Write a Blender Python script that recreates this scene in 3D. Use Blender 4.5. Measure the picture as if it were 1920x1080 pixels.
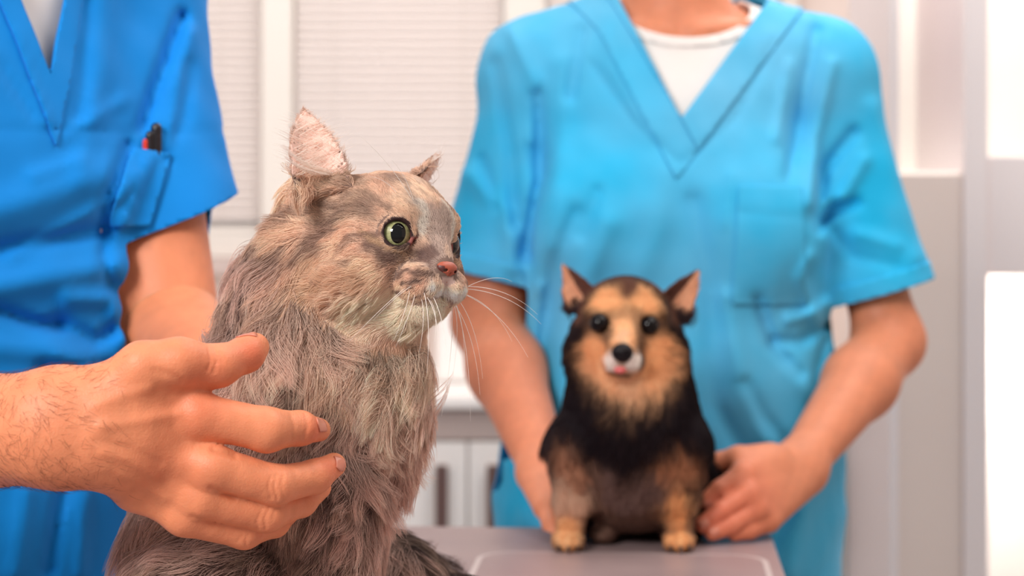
import bpy, bmesh, math, random
import numpy as np
from mathutils import Vector, Matrix
from mathutils.kdtree import KDTree
from mathutils.bvhtree import BVHTree
from concurrent.futures import ThreadPoolExecutor
POOL = ThreadPoolExecutor(4)

for o in list(bpy.data.objects):
    bpy.data.objects.remove(o)
SC = bpy.context.scene
COL = SC.collection
FPX = 3733.0            # 70 mm lens on 36 mm, image 1920 wide
HZ, CAMZ, TZ = 350.0, 1.20, 0.85   # horizon row, camera height, table height


def P(px, py, Y):
    return np.array([(px - 960.0) * Y / FPX, Y, CAMZ - (py - HZ) * Y / FPX])


def R(px, Y):
    return px * Y / FPX


# ------------------------------------------------------------------ camera
cam = bpy.data.cameras.new('camera')
camo = bpy.data.objects.new('camera', cam)
COL.objects.link(camo)
camo.location = (0, 0, CAMZ)
camo.rotation_euler = (math.pi / 2, 0, 0)
cam.sensor_width = 36.0
cam.lens = 36.0 * FPX / 1920
cam.shift_y = -(540 - HZ) / 1920
cam.dof.use_dof = True
cam.dof.focus_distance = 1.215
cam.dof.aperture_fstop = 7.0
cam.clip_start = 0.05
SC.camera = camo
# ------------------------------------------------------------------ light
w = bpy.data.worlds.new('world')
SC.world = w
w.use_nodes = True
w.node_tree.nodes['Background'].inputs[0].default_value = (1.0, 0.965, 0.945, 1)
w.node_tree.nodes['Background'].inputs[1].default_value = 0.34


def area(name, loc, tgt, size, sizey, power, col=(1, 1, 1)):
    L = bpy.data.lights.new(name, 'AREA')
    L.shape = 'RECTANGLE'
    L.size, L.size_y, L.energy, L.color = size, sizey, power, col
    o = bpy.data.objects.new(name, L)
    COL.objects.link(o)
    o.location = loc
    o.rotation_euler = (Vector(tgt) - Vector(loc)).to_track_quat('-Z', 'Y').to_euler()
    return o


area('key_light', (-1.15, -0.35, 2.25), (-0.05, 1.4, 1.05), 0.75, 0.75, 56, (1.0, 0.97, 0.94))  # unseen key light placed for the cat's catchlight; no window stands here
area('overhead_fill', (0.9, 1.6, 2.9), (0.2, 1.7, 0.9), 1.6, 1.6, 30, (1.0, 0.96, 0.92))  # added soft light from above
area('overhead_fill', (0.2, 3.0, 2.9), (0.2, 4.0, 1.2), 3.0, 0.8, 40, (1.0, 0.97, 0.95))  # added light that lifts the back wall and blinds, no fixture
SC.view_settings.view_transform = 'Standard'
SC.view_settings.look = 'None'
SC.view_settings.gamma = 1
SC.view_settings.use_curve_mapping = False
SC.view_settings.exposure = 0.0
SC.cycles.use_denoising = True
SC.cycles.max_bounces = 8
SC.cycles.transparent_max_bounces = 8


# ------------------------------------------------------------------ helpers
def lin(c):
    c = np.asarray(c, float) / 255.0
    return np.where(c <= 0.04045, c / 12.92, ((c + 0.055) / 1.055) ** 2.4)


def empty(name, loc=(0, 0, 0), label=None, cat=None, group=None, parent=None):
    o = bpy.data.objects.new(name, None)
    COL.objects.link(o)
    o.location = loc
    o.empty_display_size = 0.05
    tag(o, label, cat, group)
    if parent:
        o.parent = parent
    return o


def tag(o, label=None, cat=None, group=None, kind=None):
    if label: o['label'] = label
    if cat: o['category'] = cat
    if group: o['group'] = group
    if kind: o['kind'] = kind
    return o


def link(name, me, mat=None, parent=None):
    o = bpy.data.objects.new(name, me)
    COL.objects.link(o)
    if mat is not None and not me.materials:
        me.materials.append(mat)
    if parent is not None:
        o.parent = parent
        o.matrix_parent_inverse = Matrix.Translation(-parent.location) if parent.location.length else Matrix()
        if parent.parent is not None:
            pass
    return o


def world_child(o, parent):
    """parent o keeping its vertices where they are in the world (parents here are only translated)"""
    o.parent = parent
    t = Vector((0, 0, 0))
    q = parent
    while q is not None:
        t += q.location
        q = q.parent
    o.matrix_parent_inverse = Matrix.Identity(4)
    o.location = -t
    return o


def npmesh(name, V, F, smooth=True):
    """F: (n,3) or (n,4) int array"""
    V = np.asarray(V, np.float32)
    F = np.asarray(F, np.int32)
    me = bpy.data.meshes.new(name)
    me.vertices.add(len(V))
    me.vertices.foreach_set('co', V.ravel())
    k = F.shape[1]
    me.loops.add(F.size)
    me.loops.foreach_set('vertex_index', F.ravel())
    me.polygons.add(len(F))
    me.polygons.foreach_set('loop_start', np.arange(0, F.size, k, dtype=np.int32))
    me.polygons.foreach_set('loop_total', np.full(len(F), k, np.int32))
    me.update(calc_edges=True)
    me.polygons.foreach_set('use_smooth', np.full(len(F), smooth))
    return me


def part(name, V, F, mat, parent, smooth=True):
    me = npmesh(name, V, F, smooth)
    o = bpy.data.objects.new(name, me)
    COL.objects.link(o)
    me.materials.append(mat)
    if parent is not None:
        world_child(o, parent)
    return o


def setcol(me, C, name='col'):
    a = me.color_attributes.new(name, 'FLOAT_COLOR', 'POINT')
    C4 = np.ones((len(me.vertices), 4), np.float32)
    C4[:, :3] = C
    a.data.foreach_set('color', C4.ravel())


# -------- fields
def nrm(v):
    v = np.asarray(v, float)
    return v / (np.linalg.norm(v, axis=-1, keepdims=True) + 1e-12)


def smin(a, b, k):
    h = np.clip(0.5 + 0.5 * (b - a) / k, 0, 1)
    return b * (1 - h) + a * h - k * h * (1 - h)


def smax(a, b, k):
    return -smin(-a, -b, k)


def ell(p, c, r, M=None):
    q = p - np.asarray(c)
    if M is not None:
        q = q @ np.asarray(M).T      # rows of M: local axes
    r = np.asarray(r, float)
    k0 = np.linalg.norm(q / r, axis=-1)
    k1 = np.linalg.norm(q / (r * r), axis=-1)
    return np.where(k1 > 1e-9, k0 * (k0 - 1) / np.maximum(k1, 1e-9), -r.min())


def cap(p, a, b, ra, rb):
    a = np.asarray(a, float); b = np.asarray(b, float)
    ab = b - a
    t = np.clip(((p - a) @ ab) / max(ab @ ab, 1e-12), 0, 1)
    return np.linalg.norm(p - a - t[..., None] * ab, axis=-1) - (ra + (rb - ra) * t)


def chain(p, pts, rad, k):
    d = None
    for i in range(len(pts) - 1):
        e = cap(p, pts[i], pts[i + 1], rad[i], rad[i + 1])
        d = e if d is None else smin(d, e, k)
    return d


def ecap(p, a, b, ra, rb, ax, sc):
    """capsule flattened: distance along unit axis ax is scaled by 1/sc"""
    ax = np.asarray(ax, float)
    f = lambda q: np.asarray(q) + ((np.asarray(q) @ ax) * (1 / sc - 1))[..., None] * ax
    return cap(f(p), f(np.asarray(a)), f(np.asarray(b)), ra, rb) * min(1, sc)


_rs = np.random.RandomState(5)
_NV = nrm(_rs.randn(64, 3)) * (0.6 + 0.8 * _rs.rand(64, 1))
_NP = _rs.rand(64) * 6.28


def noise(p, freq, seed=0, n=7):
    s = 0
    for i in range(n):
        j = (seed * 7 + i * 5) % 64
        s = s + np.sin((p @ _NV[j]) * freq * (1 + 0.23 * i) * 2.2 + _NP[(j + seed) % 64])
    return s / math.sqrt(n)


def surf(f, lo, hi, h, slack=1.5):
    """sparse surface nets of f(p)<0"""
    lo = np.asarray(lo, float); hi = np.asarray(hi, float)
    B = 12
    nb = np.maximum(1, np.ceil((hi - lo) / h / B).astype(int))
    n = nb * B + 1
    A = np.empty(n, np.float32)
    bc = np.stack(np.meshgrid(*[np.arange(k) for k in nb], indexing='ij'), -1).reshape(-1, 3)
    cen = lo + (bc + 0.5) * B * h
    dc = f(cen)
    act = np.abs(dc) < h * B * 0.87 * slack + h
    for (i, j, k), s in zip(bc[~act], dc[~act]):
        A[i*B:i*B+B+1, j*B:j*B+B+1, k*B:k*B+B+1] = 1.0 if s > 0 else -1.0
    g = np.stack(np.meshgrid(*[np.arange(B + 1)] * 3, indexing='ij'), -1).reshape(-1, 3)
    ab = bc[act]
    CH = 24

    def work(s):
        blk = ab[s:s + CH]
        pts = lo + ((blk[:, None, :] * B + g[None]) * h)
        return blk, f(pts.reshape(-1, 3)).reshape(len(blk), B + 1, B + 1, B + 1)
    for blk, v in POOL.map(work, range(0, len(ab), CH)):
        for q, (i, j, k) in enumerate(blk):
            A[i*B:i*B+B+1, j*B:j*B+B+1, k*B:k*B+B+1] = v[q]
    S = A < 0
    cnt = np.zeros(n - 1, np.int8)
    for dx in (0, 1):
        for dy in (0, 1):
            for dz in (0, 1):
                cnt += S[dx:n[0]-1+dx, dy:n[1]-1+dy, dz:n[2]-1+dz]
    mix = (cnt > 0) & (cnt < 8)
    idx = np.argwhere(mix)
    vid = np.full(n - 1, -1, np.int32)
    vid[mix] = np.arange(len(idx))
    acc = np.zeros((len(idx), 3)); num = np.zeros(len(idx))
    cs = [(dx, dy, dz) for dx in (0, 1) for dy in (0, 1) for dz in (0, 1)]
    cv = {c: A[idx[:, 0] + c[0], idx[:, 1] + c[1], idx[:, 2] + c[2]] for c in cs}
    for a in cs:
        for ax in range(3):
            if a[ax] == 0:
                b = list(a); b[ax] = 1; b = tuple(b)
                va, vb = cv[a], cv[b]
                m = (va < 0) != (vb < 0)
                t = np.where(m, va / np.where(m, va - vb, 1), 0)
                pt = np.tile(np.array(a, float), (len(idx), 1))
                pt[:, ax] += t
                acc[m] += pt[m]; num[m] += 1
    V = lo + (idx + acc / num[:, None]) * h
    faces = []
    for ax in range(3):
        o1, o2 = [(1, 2), (2, 0), (0, 1)][ax]
        sl0 = [slice(None)] * 3; sl1 = [slice(None)] * 3
        sl0[ax] = slice(0, -1); sl1[ax] = slice(1, None)
        ch = S[tuple(sl0)] != S[tuple(sl1)]
        e = np.argwhere(ch)
        e = e[(e[:, o1] > 0) & (e[:, o2] > 0) & (e[:, o1] < n[o1] - 1) & (e[:, o2] < n[o2] - 1)]
        q = []
        for d1, d2 in ((1, 1), (0, 1), (0, 0), (1, 0)):
            c = e.copy(); c[:, o1] -= d1; c[:, o2] -= d2
            q.append(vid[c[:, 0], c[:, 1], c[:, 2]])
        q = np.stack(q, 1)
        ins = S[e[:, 0], e[:, 1], e[:, 2]]
        q[~ins] = q[~ins][:, ::-1]
        faces.append(q)
    F = np.concatenate(faces)
    return V, F[(F >= 0).all(1)]


def grad(f, p, e=5e-4):
    g = np.stack([f(p + np.eye(3)[i] * e) - f(p - np.eye(3)[i] * e) for i in range(3)], -1)
    return nrm(g)


def tris(F):
    return np.concatenate([F[:, [0, 1, 2]], F[:, [0, 2, 3]]]) if F.shape[1] == 4 else F


def clip(V, T, g):
    """keep the part of the triangle mesh where g<0, cut cleanly along g=0"""
    G = g(V)
    ins = G[T] < 0
    c = ins.sum(1)
    out = [T[c == 3]]
    nv = [V]; base = len(V); cache = {}
    extra = []
    newt = []
    for cc in (1, 2):
        for t, m in zip(T[c == cc], ins[c == cc]):
            k = int(np.argmax(m)) if cc == 1 else int(np.argmin(m))
            a, b, d = int(t[k]), int(t[(k + 1) % 3]), int(t[(k + 2) % 3])
            ids = []
            for x, y in ((a, b), (a, d)):
                key = (min(x, y), max(x, y))
                if key not in cache:
                    s = G[x] / (G[x] - G[y])
                    cache[key] = base + len(extra)
                    extra.append(V[x] + (V[y] - V[x]) * s)
                ids.append(cache[key])
            if cc == 1:
                newt.append((a, ids[0], ids[1]))
            else:
                newt.append((ids[0], b, d)); newt.append((ids[0], d, ids[1]))
    if extra:
        V = np.concatenate([V, np.array(extra)])
        T = np.concatenate([out[0], np.array(newt, int)])
    else:
        T = out[0]
    used = np.unique(T)
    mp = np.full(len(V), -1); mp[used] = np.arange(len(used))
    return V[used], mp[T]


def vnormals(V, T):
    n = np.cross(V[T[:, 1]] - V[T[:, 0]], V[T[:, 2]] - V[T[:, 0]])
    N = np.zeros_like(V)
    for i in range(3):
        np.add.at(N, T[:, i], n)
    return nrm(N)


def box(bm_or_list, lo, hi):
    x0, y0, z0 = lo; x1, y1, z1 = hi
    V = [(x0,y0,z0),(x1,y0,z0),(x1,y1,z0),(x0,y1,z0),(x0,y0,z1),(x1,y0,z1),(x1,y1,z1),(x0,y1,z1)]
    F = [(0,3,2,1),(4,5,6,7),(0,1,5,4),(1,2,6,5),(2,3,7,6),(3,0,4,7)]
    b = len(bm_or_list[0])
    bm_or_list[0].extend(V)
    bm_or_list[1].extend([tuple(i + b for i in f) for f in F])


def boxobj(name, boxes, mat, parent=None, bevel=0.0):
    L = ([], [])
    for lo, hi in boxes:
        box(L, lo, hi)
    o = part(name, L[0], L[1], mat, parent, smooth=False)
    if bevel:
        m = o.modifiers.new('bevel', 'BEVEL'); m.width = bevel; m.segments = 2
    return o


# -------- materials
def mat(name, col=(0.8, 0.8, 0.8), rough=0.5, spec=0.5, metal=0.0, attr=None, bump=None, sss=0.0,
        ssr=(1, 0.35, 0.2), sscale=0.004, sheen=0.0, var=None, transl=0.0, coat=0.0):
    m = bpy.data.materials.new(name)
    m.use_nodes = True
    nt = m.node_tree
    b = nt.nodes['Principled BSDF']
    b.inputs['Base Color'].default_value = (*col, 1)
    b.inputs['Roughness'].default_value = rough
    b.inputs['Specular IOR Level'].default_value = spec
    b.inputs['Metallic'].default_value = metal
    b.inputs['Coat Weight'].default_value = coat
    if sss:
        b.inputs['Subsurface Weight'].default_value = sss
        b.inputs['Subsurface Radius'].default_value = ssr
        b.inputs['Subsurface Scale'].default_value = sscale
    if sheen:
        b.inputs['Sheen Weight'].default_value = sheen
    src = None
    if attr:
        a = nt.nodes.new('ShaderNodeAttribute'); a.attribute_name = attr
        src = a.outputs['Color']
    if var:      # (scale, colour_b, amount-lo, amount-hi)
        tc = nt.nodes.new('ShaderNodeTexCoord')
        no = nt.nodes.new('ShaderNodeTexNoise'); no.inputs['Scale'].default_value = var[0]
        no.inputs['Detail'].default_value = 5
        nt.links.new(tc.outputs['Object'], no.inputs['Vector'])
        rr = nt.nodes.new('ShaderNodeMapRange')
        rr.inputs[1].default_value, rr.inputs[2].default_value = var[2], var[3]
        nt.links.new(no.outputs['Fac'], rr.inputs[0])
        mx = nt.nodes.new('ShaderNodeMix'); mx.data_type = 'RGBA'
        nt.links.new(rr.outputs[0], mx.inputs[0])
        if src is not None:
            nt.links.new(src, mx.inputs[6])
        else:
            mx.inputs[6].default_value = (*col, 1)
        mx.inputs[7].default_value = (*var[1], 1)
        src = mx.outputs[2]
    if src is not None:
        nt.links.new(src, b.inputs['Base Color'])
    if bump:     # list of (kind, scale, strength, distance)
        tc = nt.nodes.new('ShaderNodeTexCoord')
        prev = None
        for kind, sc, st, di in bump:
            t = nt.nodes.new('ShaderNodeTexVoronoi' if kind == 'v' else 'ShaderNodeTexNoise')
            t.inputs['Scale'].default_value = sc
            if kind == 'n': t.inputs['Detail'].default_value = 4
            nt.links.new(tc.outputs['Object'], t.inputs['Vector'])
            bp = nt.nodes.new('ShaderNodeBump')
            bp.inputs['Strength'].default_value = st
            bp.inputs['Distance'].default_value = di
            nt.links.new(t.outputs['Distance' if kind == 'v' else 'Fac'], bp.inputs['Height'])
            if prev is not None:
                nt.links.new(prev.outputs[0], bp.inputs['Normal'])
            prev = bp
        nt.links.new(prev.outputs[0], b.inputs['Normal'])
    return m


def hairmat(name, rough=0.55, spec=0.25, transl=0.25):
    m = bpy.data.materials.new(name)
    m.use_nodes = True
    nt = m.node_tree
    b = nt.nodes['Principled BSDF']
    b.inputs['Roughness'].default_value = rough
    b.inputs['Specular IOR Level'].default_value = spec
    a = nt.nodes.new('ShaderNodeAttribute'); a.attribute_name = 'fcol'
    nt.links.new(a.outputs['Color'], b.inputs['Base Color'])
    tr = nt.nodes.new('ShaderNodeBsdfTranslucent')
    nt.links.new(a.outputs['Color'], tr.inputs['Color'])
    mx = nt.nodes.new('ShaderNodeMixShader'); mx.inputs[0].default_value = transl
    nt.links.new(b.outputs[0], mx.inputs[1]); nt.links.new(tr.outputs[0], mx.inputs[2])
    nt.links.new(mx.outputs[0], nt.nodes['Material Output'].inputs[0])
    return m


# -------- fur
def curves(name, pos, rad, col, material, parent, kind='stuff'):
    """pos (N,K,3), rad (N,K), col (N,K,3)"""
    N, K = pos.shape[:2]
    cu = bpy.data.hair_curves.new(name)
    cu.add_curves([K] * N)
    cu.points.foreach_set('position', pos.astype(np.float32).ravel())
    ra = cu.attributes.get('radius') or cu.attributes.new('radius', 'FLOAT', 'POINT')
    ra.data.foreach_set('value', rad.astype(np.float32).ravel())
    ca = cu.attributes.new('fcol', 'FLOAT_COLOR', 'POINT')
    c4 = np.ones((N, K, 4), np.float32); c4[..., :3] = col
    ca.data.foreach_set('color', c4.ravel())
    cu.materials.append(material)
    o = bpy.data.objects.new(name, cu)
    COL.objects.link(o)
    if kind: o['kind'] = kind
    if parent is not None: world_child(o, parent)
    return o


def scatter(V, T, n, dens, rs):
    a = np.linalg.norm(np.cross(V[T[:, 1]] - V[T[:, 0]], V[T[:, 2]] - V[T[:, 0]]), axis=1)
    c = V[T].mean(1)
    wgt = a * dens(c)
    ti = rs.choice(len(T), n, p=wgt / wgt.sum())
    u = rs.rand(n, 2); m = u.sum(1) > 1; u[m] = 1 - u[m]
    t = T[ti]
    return V[t[:, 0]] * (1 - u.sum(1))[:, None] + V[t[:, 1]] * u[:, :1] + V[t[:, 2]] * u[:, 1:]


def nearest(p, c):
    kd = KDTree(len(c))
    for i, q in enumerate(c): kd.insert(q, i)
    kd.balance()
    return np.array([kd.find(q)[1] for q in p])


def fur(name, V, T, n, dens, flow, length, colour, material, parent, normal, lift=0.35, grav=0.6,
        K=7, rad=0.00016, clumps=(0.06, 0.7), mess=0.18, curl=0.0, avoid=None, seed=1, wavef=60, liftfn=None):
    rs = np.random.RandomState(seed)
    p = scatter(V, T, n, dens, rs)
    N = normal(p)
    d = flow(p, N)
    d = d + mess * rs.randn(n, 3) + 0.25 * np.stack([noise(p, wavef, s) for s in (1, 2, 3)], -1) * (mess / 0.18)
    d = nrm(d - (d * N).sum(1, keepdims=True) * N)
    L = length(p) * (0.7 + 0.5 * rs.rand(n))
    t = np.linspace(0, 1, K)
    pos = np.zeros((n, K, 3)); pos[:, 0] = p - N * 0.0003
    lf = (liftfn(p) if liftfn is not None else np.full(n, lift)) * (0.7 + 0.6 * rs.rand(n))
    g = np.array([0, 0, -1.0])
    ax = nrm(np.cross(N, d)); ph = rs.rand(n) * 6.28
    for j in range(1, K):
        s = t[j]
        v = d * (1 + 0.0 * s) + N * (lf * (1.25 - 1.3 * s))[:, None] + g * (grav * s * np.minimum(1, L / 0.03))[:, None]
        if curl:
            v = v + ax * (curl * np.sin(ph * 0.3 + 3.0 * noise(p, 25, 9) + 5.5 * s))[:, None] * s
        pos[:, j] = pos[:, j - 1] + nrm(v) * (L / (K - 1))[:, None]
    nc = max(8, int(n * clumps[0]))
    ci = nearest(p, p[:nc])
    wgt = clumps[1] * t ** 1.1
    off = (pos[:, 0] - pos[ci, 0])
    Lc = L[ci]
    wg = wgt[None, :] * np.clip(L / 0.02, 0.12, 1)[:, None]
    pos = pos * (1 - wg)[..., None] + (pos[ci] + 0.12 * off[:, None, :]) * wg[..., None]
    if avoid is not None:
        dd = avoid(pos.reshape(-1, 3)).reshape(n, K)
        bad = np.maximum.accumulate(dd < 0.0008, axis=1)
        keep = ~bad[:, 2]
        first = np.argmax(bad, 1)
        hasb = bad.any(1)
        for j in range(1, K):
            m = hasb & (first <= j)
            pos[m, j] = pos[m, j - 1] + (pos[m, j] - pos[m, j - 1]) * 0.02
        pos, p, L, ci = pos[keep], p[keep], L[keep], ci[keep]
    rr = rad * (0.7 + 0.6 * rs.rand(len(p)))[:, None] * (1.0 - 0.85 * t ** 2)[None]
    rnd = rs.rand(len(p)); rc = rs.rand(n)[ci]
    C = colour(p, t, rnd, rc)
    return curves(name, pos, rr, C, material, parent)


def fbox(p, c, r, k=0.0):
    q = np.abs(p - np.asarray(c)) - np.asarray(r) + k
    return np.linalg.norm(np.maximum(q, 0), axis=-1) + np.minimum(q.max(-1), 0) - k


def polydist(p, pts):
    d = np.full(len(p), 9.0)
    for i in range(len(pts) - 1):
        d = np.minimum(d, cap(p, pts[i], pts[i + 1], 0, 0))
    if len(pts) == 1:
        d = np.linalg.norm(p - pts[0], axis=1)
    return d
# ================================================================== ROOM
M_WALL = mat('wall_paint', lin((234, 218, 210)), 0.7, 0.2, var=(1.5, lin((228, 210, 202)), 0.4, 0.7))
M_WHITE = mat('white_lacquer', lin((246, 240, 236)), 0.45, 0.3)
M_SLAT = mat('blind_slat', lin((244, 232, 226)), 0.5, 0.3)
M_FRAME = mat('window_frame', lin((228, 220, 212)), 0.4, 0.3)
M_FLOOR = mat('floor_vinyl', lin((150, 138, 132)), 0.4, 0.3, var=(6, lin((138, 128, 124)), 0.4, 0.6))
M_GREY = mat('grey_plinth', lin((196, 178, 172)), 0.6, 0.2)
M_METAL = mat('brushed_handle', lin((120, 92, 86)), 0.35, 0.5, metal=0.4)
YW = 4.15
for n_, b_ in (('floor', ((-2.4, -1.0, -0.05), (2.6, YW, 0))),
               ('wall_left', ((-2.5, -1.0, 0), (-2.4, YW, 2.9))), ('wall_right', ((2.6, -1.0, 0), (2.7, YW, 2.9)))):
    tag(boxobj(n_, [b_], M_FLOOR if n_ == 'floor' else M_WALL), kind='structure')
# back wall with a window opening behind the blinds
xa, xb, za, zb = P(230, 0, YW)[0], P(1490, 0, YW)[0], P(0, 478, YW)[2], 2.35
tag(boxobj('wall_back', [((-2.4, YW, 0), (xa, YW + .12, 2.9)), ((xb, YW, 0), (2.6, YW + .12, 2.9)),
                         ((xa, YW, 0), (xb, YW + .12, za)), ((xa, YW, zb), (xb, YW + .12, 2.9))], M_WALL), kind='structure')
win = empty('window_1', (0.0, YW, za)); win['kind'] = 'structure'
posts = [(232, 262), (495, 553), (945, 1022), (1462, 1492)]
for a, b in posts:
    boxobj('mullion', [((P(a, 0, YW)[0], YW - .05, za), (P(b, 0, YW)[0], YW + .06, zb))], M_FRAME, win, 0.004)
for z in (za - .005, zb - .05):
    boxobj('rail', [((xa, YW - .03, z), (xb, YW + .06, z + .05))], M_FRAME, win, 0.004)
boxobj('window_sill', [((xa - .04, YW - .12, za - .035), (xb + .04, YW, za - .005))], M_GREY, win, 0.004)
M_PANE = mat('frosted_pane', lin((240, 240, 244)), 0.3, 0.4)
for (a, _), (b, __) in zip([(262, 0), (553, 0), (1022, 0)], [(495, 0), (945, 0), (1462, 0)]):
    boxobj('pane', [((P(a, 0, YW)[0], YW + .045, za + .03), (P(b, 0, YW)[0], YW + .051, zb - .03))], M_PANE, win)
# horizontal blinds, one between each pair of mullions; every slat a part
pitch = 16.5 * YW / FPX
lab = ['horizontal blind of narrow pale slats beside the left man in blue scrubs', 'wide horizontal blind of narrow pale slats behind the cat',
       'horizontal blind of narrow pale slats mostly hidden behind the woman in blue scrubs']
for k, (a, b) in enumerate([(263, 494), (554, 944), (1023, 1461)]):
    x0, x1 = P(a, 0, YW)[0] + .003, P(b, 0, YW)[0] - .003
    bl = empty('window_blind', ((x0 + x1) / 2, YW - .012, za + .05), lab[k], 'blind', 'blinds on the window')
    boxobj('head_rail', [((x0, YW - .035, zb - .08), (x1, YW + .01, zb - .04))], M_FRAME, bl)
    boxobj('bottom_rail', [((x0, YW - .025, za + .047), (x1, YW + .0, za + .062))], M_FRAME, bl)
    me = None
    z = za + .075
    while z < zb - .085:
        if me is None:
            V = [(x0, YW - .022, z), (x1, YW - .022, z), (x1, YW - .010, z + .0135), (x0, YW - .010, z + .0135),
                 (x0, YW - .0215, z - .0006), (x1, YW - .0215, z - .0006), (x1, YW - .0095, z + .0129), (x0, YW - .0095, z + .0129)]
            s0 = part('slat', V, [(0, 1, 2, 3), (7, 6, 5, 4), (0, 4, 5, 1), (2, 6, 7, 3)], M_SLAT, bl, False)
            me, z0 = s0, z
        else:
            s = me.copy(); COL.objects.link(s); s.parent = bl; s.location = me.location + Vector((0, 0, z - z0))
        z += pitch
    boxobj('ladder_cord', [((x0 + .08, YW - .024, za + .06), (x0 + .081, YW - .023, zb - .06)), ((x1 - .08, YW - .024, za + .06), (x1 - .079, YW - .023, zb - .06))], M_FRAME, bl)
# base cabinets under a white worktop along the back wall
YC = 3.5
zt = P(0, 742, YC)[2]
wt = boxobj('worktop', [((-1.9, YC - .02, zt - .022), (1.0, YW - .01, zt))], M_WHITE, None, 0.004)
tag(wt, 'long white worktop lying on the cabinets below the window', 'worktop')
wt2 = boxobj('storage_box', [((P(818, 0, 3.75)[0], 3.72, zt + .001), (P(1000, 0, 3.75)[0], 3.98, zt + .14))], M_WHITE, None, 0.012)
tag(wt2, 'low white box standing on the worktop below the window', 'box')
uw = 0.58
labs = ['white base cabinet at the left end of the row, behind the man', 'white base cabinet second from the left, behind the cat',
        'white base cabinet with two dark bar handles between the cat and the woman', 'white base cabinet hidden behind the dog and the woman']
for i in range(4):
    xc = -0.078 + (i - 2) * uw
    cb = empty('base_cabinet', (xc, YC + .3, 0), labs[i], 'cabinet', 'base cabinets under the worktop')
    x0, x1 = xc - uw / 2 + .001, xc + uw / 2 - .001
    boxobj('carcass', [((x0, YC + .02, .08), (x1, YW - .02, zt - .0225))], M_GREY, cb)
    boxobj('plinth', [((x0, YC + .06, 0), (x1, YC + .08, .08))], M_GREY, cb)
    boxobj('rail', [((x0 + .002, YC + .004, zt - .078), (x1 - .002, YC + .0195, zt - .026))], M_GREY, cb, 0.002)  # grey strip stands in for the shadow band below the worktop
    for s in (-1, 1):
        a, b = sorted((xc + s * .0015, xc + s * (uw / 2 - .003)))
        d = boxobj('door', [((a, YC, .09), (b, YC + .0195, zt - .082))], M_WHITE, cb, 0.002)
        hx = xc + s * .045
        h = boxobj('handle', [((hx - .011, YC - .030, zt - .27), (hx + .011, YC - .020, zt - .118)),
                              ((hx - .009, YC - .021, zt - .145), (hx + .009, YC - .0002, zt - .125)),
                              ((hx - .009, YC - .021, zt - .265), (hx + .009, YC - .0002, zt - .245))], M_METAL, d, 0.002)
# open white shelf wall at the right
YS = 3.1
sx = lambda px: P(px, 0, YS)[0]
sz = lambda py: P(0, py, YS)[2]
sh = empty('open_shelf_unit', (sx(1800), YS + .2, 0), 'tall white open shelf unit with bright compartments right of the woman', 'shelf unit')
M_SH = mat('shelf_white', lin((236, 226, 226)), 0.5, 0.3)
M_SHB = mat('shelf_back', lin((252, 247, 240)), 0.55, 0.2)  # whiter than the frame: compartment brightness put into the colour
zt2 = 2.3
boxobj('side_panel', [((sx(1668), YS, 0), (sx(1686), YS + .38, zt2))], M_SH, sh, 0.002)
boxobj('side_panel', [((sx(1806), YS - .01, 0), (sx(1850), YS + .38, zt2))], M_SH, sh, 0.002)
boxobj('side_panel', [((sx(2080), YS - .01, 0), (sx(2110), YS + .38, zt2))], M_SH, sh, 0.002)
boxobj('front_panel', [((sx(1686), YS + .004, 0.0), (sx(1806), YS + .02, sz(326)))], M_WALL, sh, 0.002)
boxobj('front_panel', [((sx(1850), YS + .002, sz(515)), (sx(2080), YS + .02, sz(292)))], M_SH, sh, 0.003)
boxobj('shelf', [((sx(1686), YS + .02, sz(332)), (sx(1806), YS + .36, sz(322)))], M_SHB, sh, 0.002)
boxobj('shelf', [((sx(1850), YS + .02, sz(302)), (sx(2080), YS + .36, sz(292)))], M_SHB, sh, 0.002)
boxobj('shelf', [((sx(1850), YS + .02, sz(515)), (sx(2080), YS + .36, sz(505)))], M_SHB, sh, 0.002)
boxobj('shelf', [((sx(1850), YS + .02, 0.05), (sx(2080), YS + .36, 0.07))], M_SHB, sh, 0.002)
boxobj('top_panel', [((sx(1668), YS, zt2), (sx(2110), YS + .38, zt2 + .02))], M_SH, sh, 0.002)
boxobj('back_panel', [((sx(1686), YS + .36, 0.02), (sx(2080), YS + .38, zt2))], M_SHB, sh)
for x_, z_, p_ in ((1745, 2.2, 7.0), (1960, 2.2, 4.5), (1960, 1.03, 2.2)):
    area('shelf_fill', (sx(x_), YS + .10, z_), (sx(x_), YS + .3, z_ - .6), .10, .10, p_, (1, .98, .94))  # added lights that brighten the compartments, no fixtures modelled
# examination table
ta = math.radians(4.0)
tdx, tdy = np.array([math.cos(ta), -math.sin(ta)]), np.array([math.sin(ta), math.cos(ta)])
corner = P(1444, 993, TZ and 2.03)[:2]


def tb(u, v, z):       # u across from the right edge leftwards, v towards the viewer
    q = corner - tdx * u - tdy * v
    return (q[0], q[1], z)


def rrect(u0, u1, v0, v1, r, z, n=8):
    pts = []
    for cu_, cv_, a0 in ((u1 - r, v1 - r, 0), (u0 + r, v1 - r, 90), (u0 + r, v0 + r, 180), (u1 - r, v0 + r, 270)):
        for i in range(n + 1):
            a = math.radians(a0 + 90 * i / n)
            pts.append(tb(cu_ + r * math.cos(a), cv_ + r * math.sin(a), z))
    return pts


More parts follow.
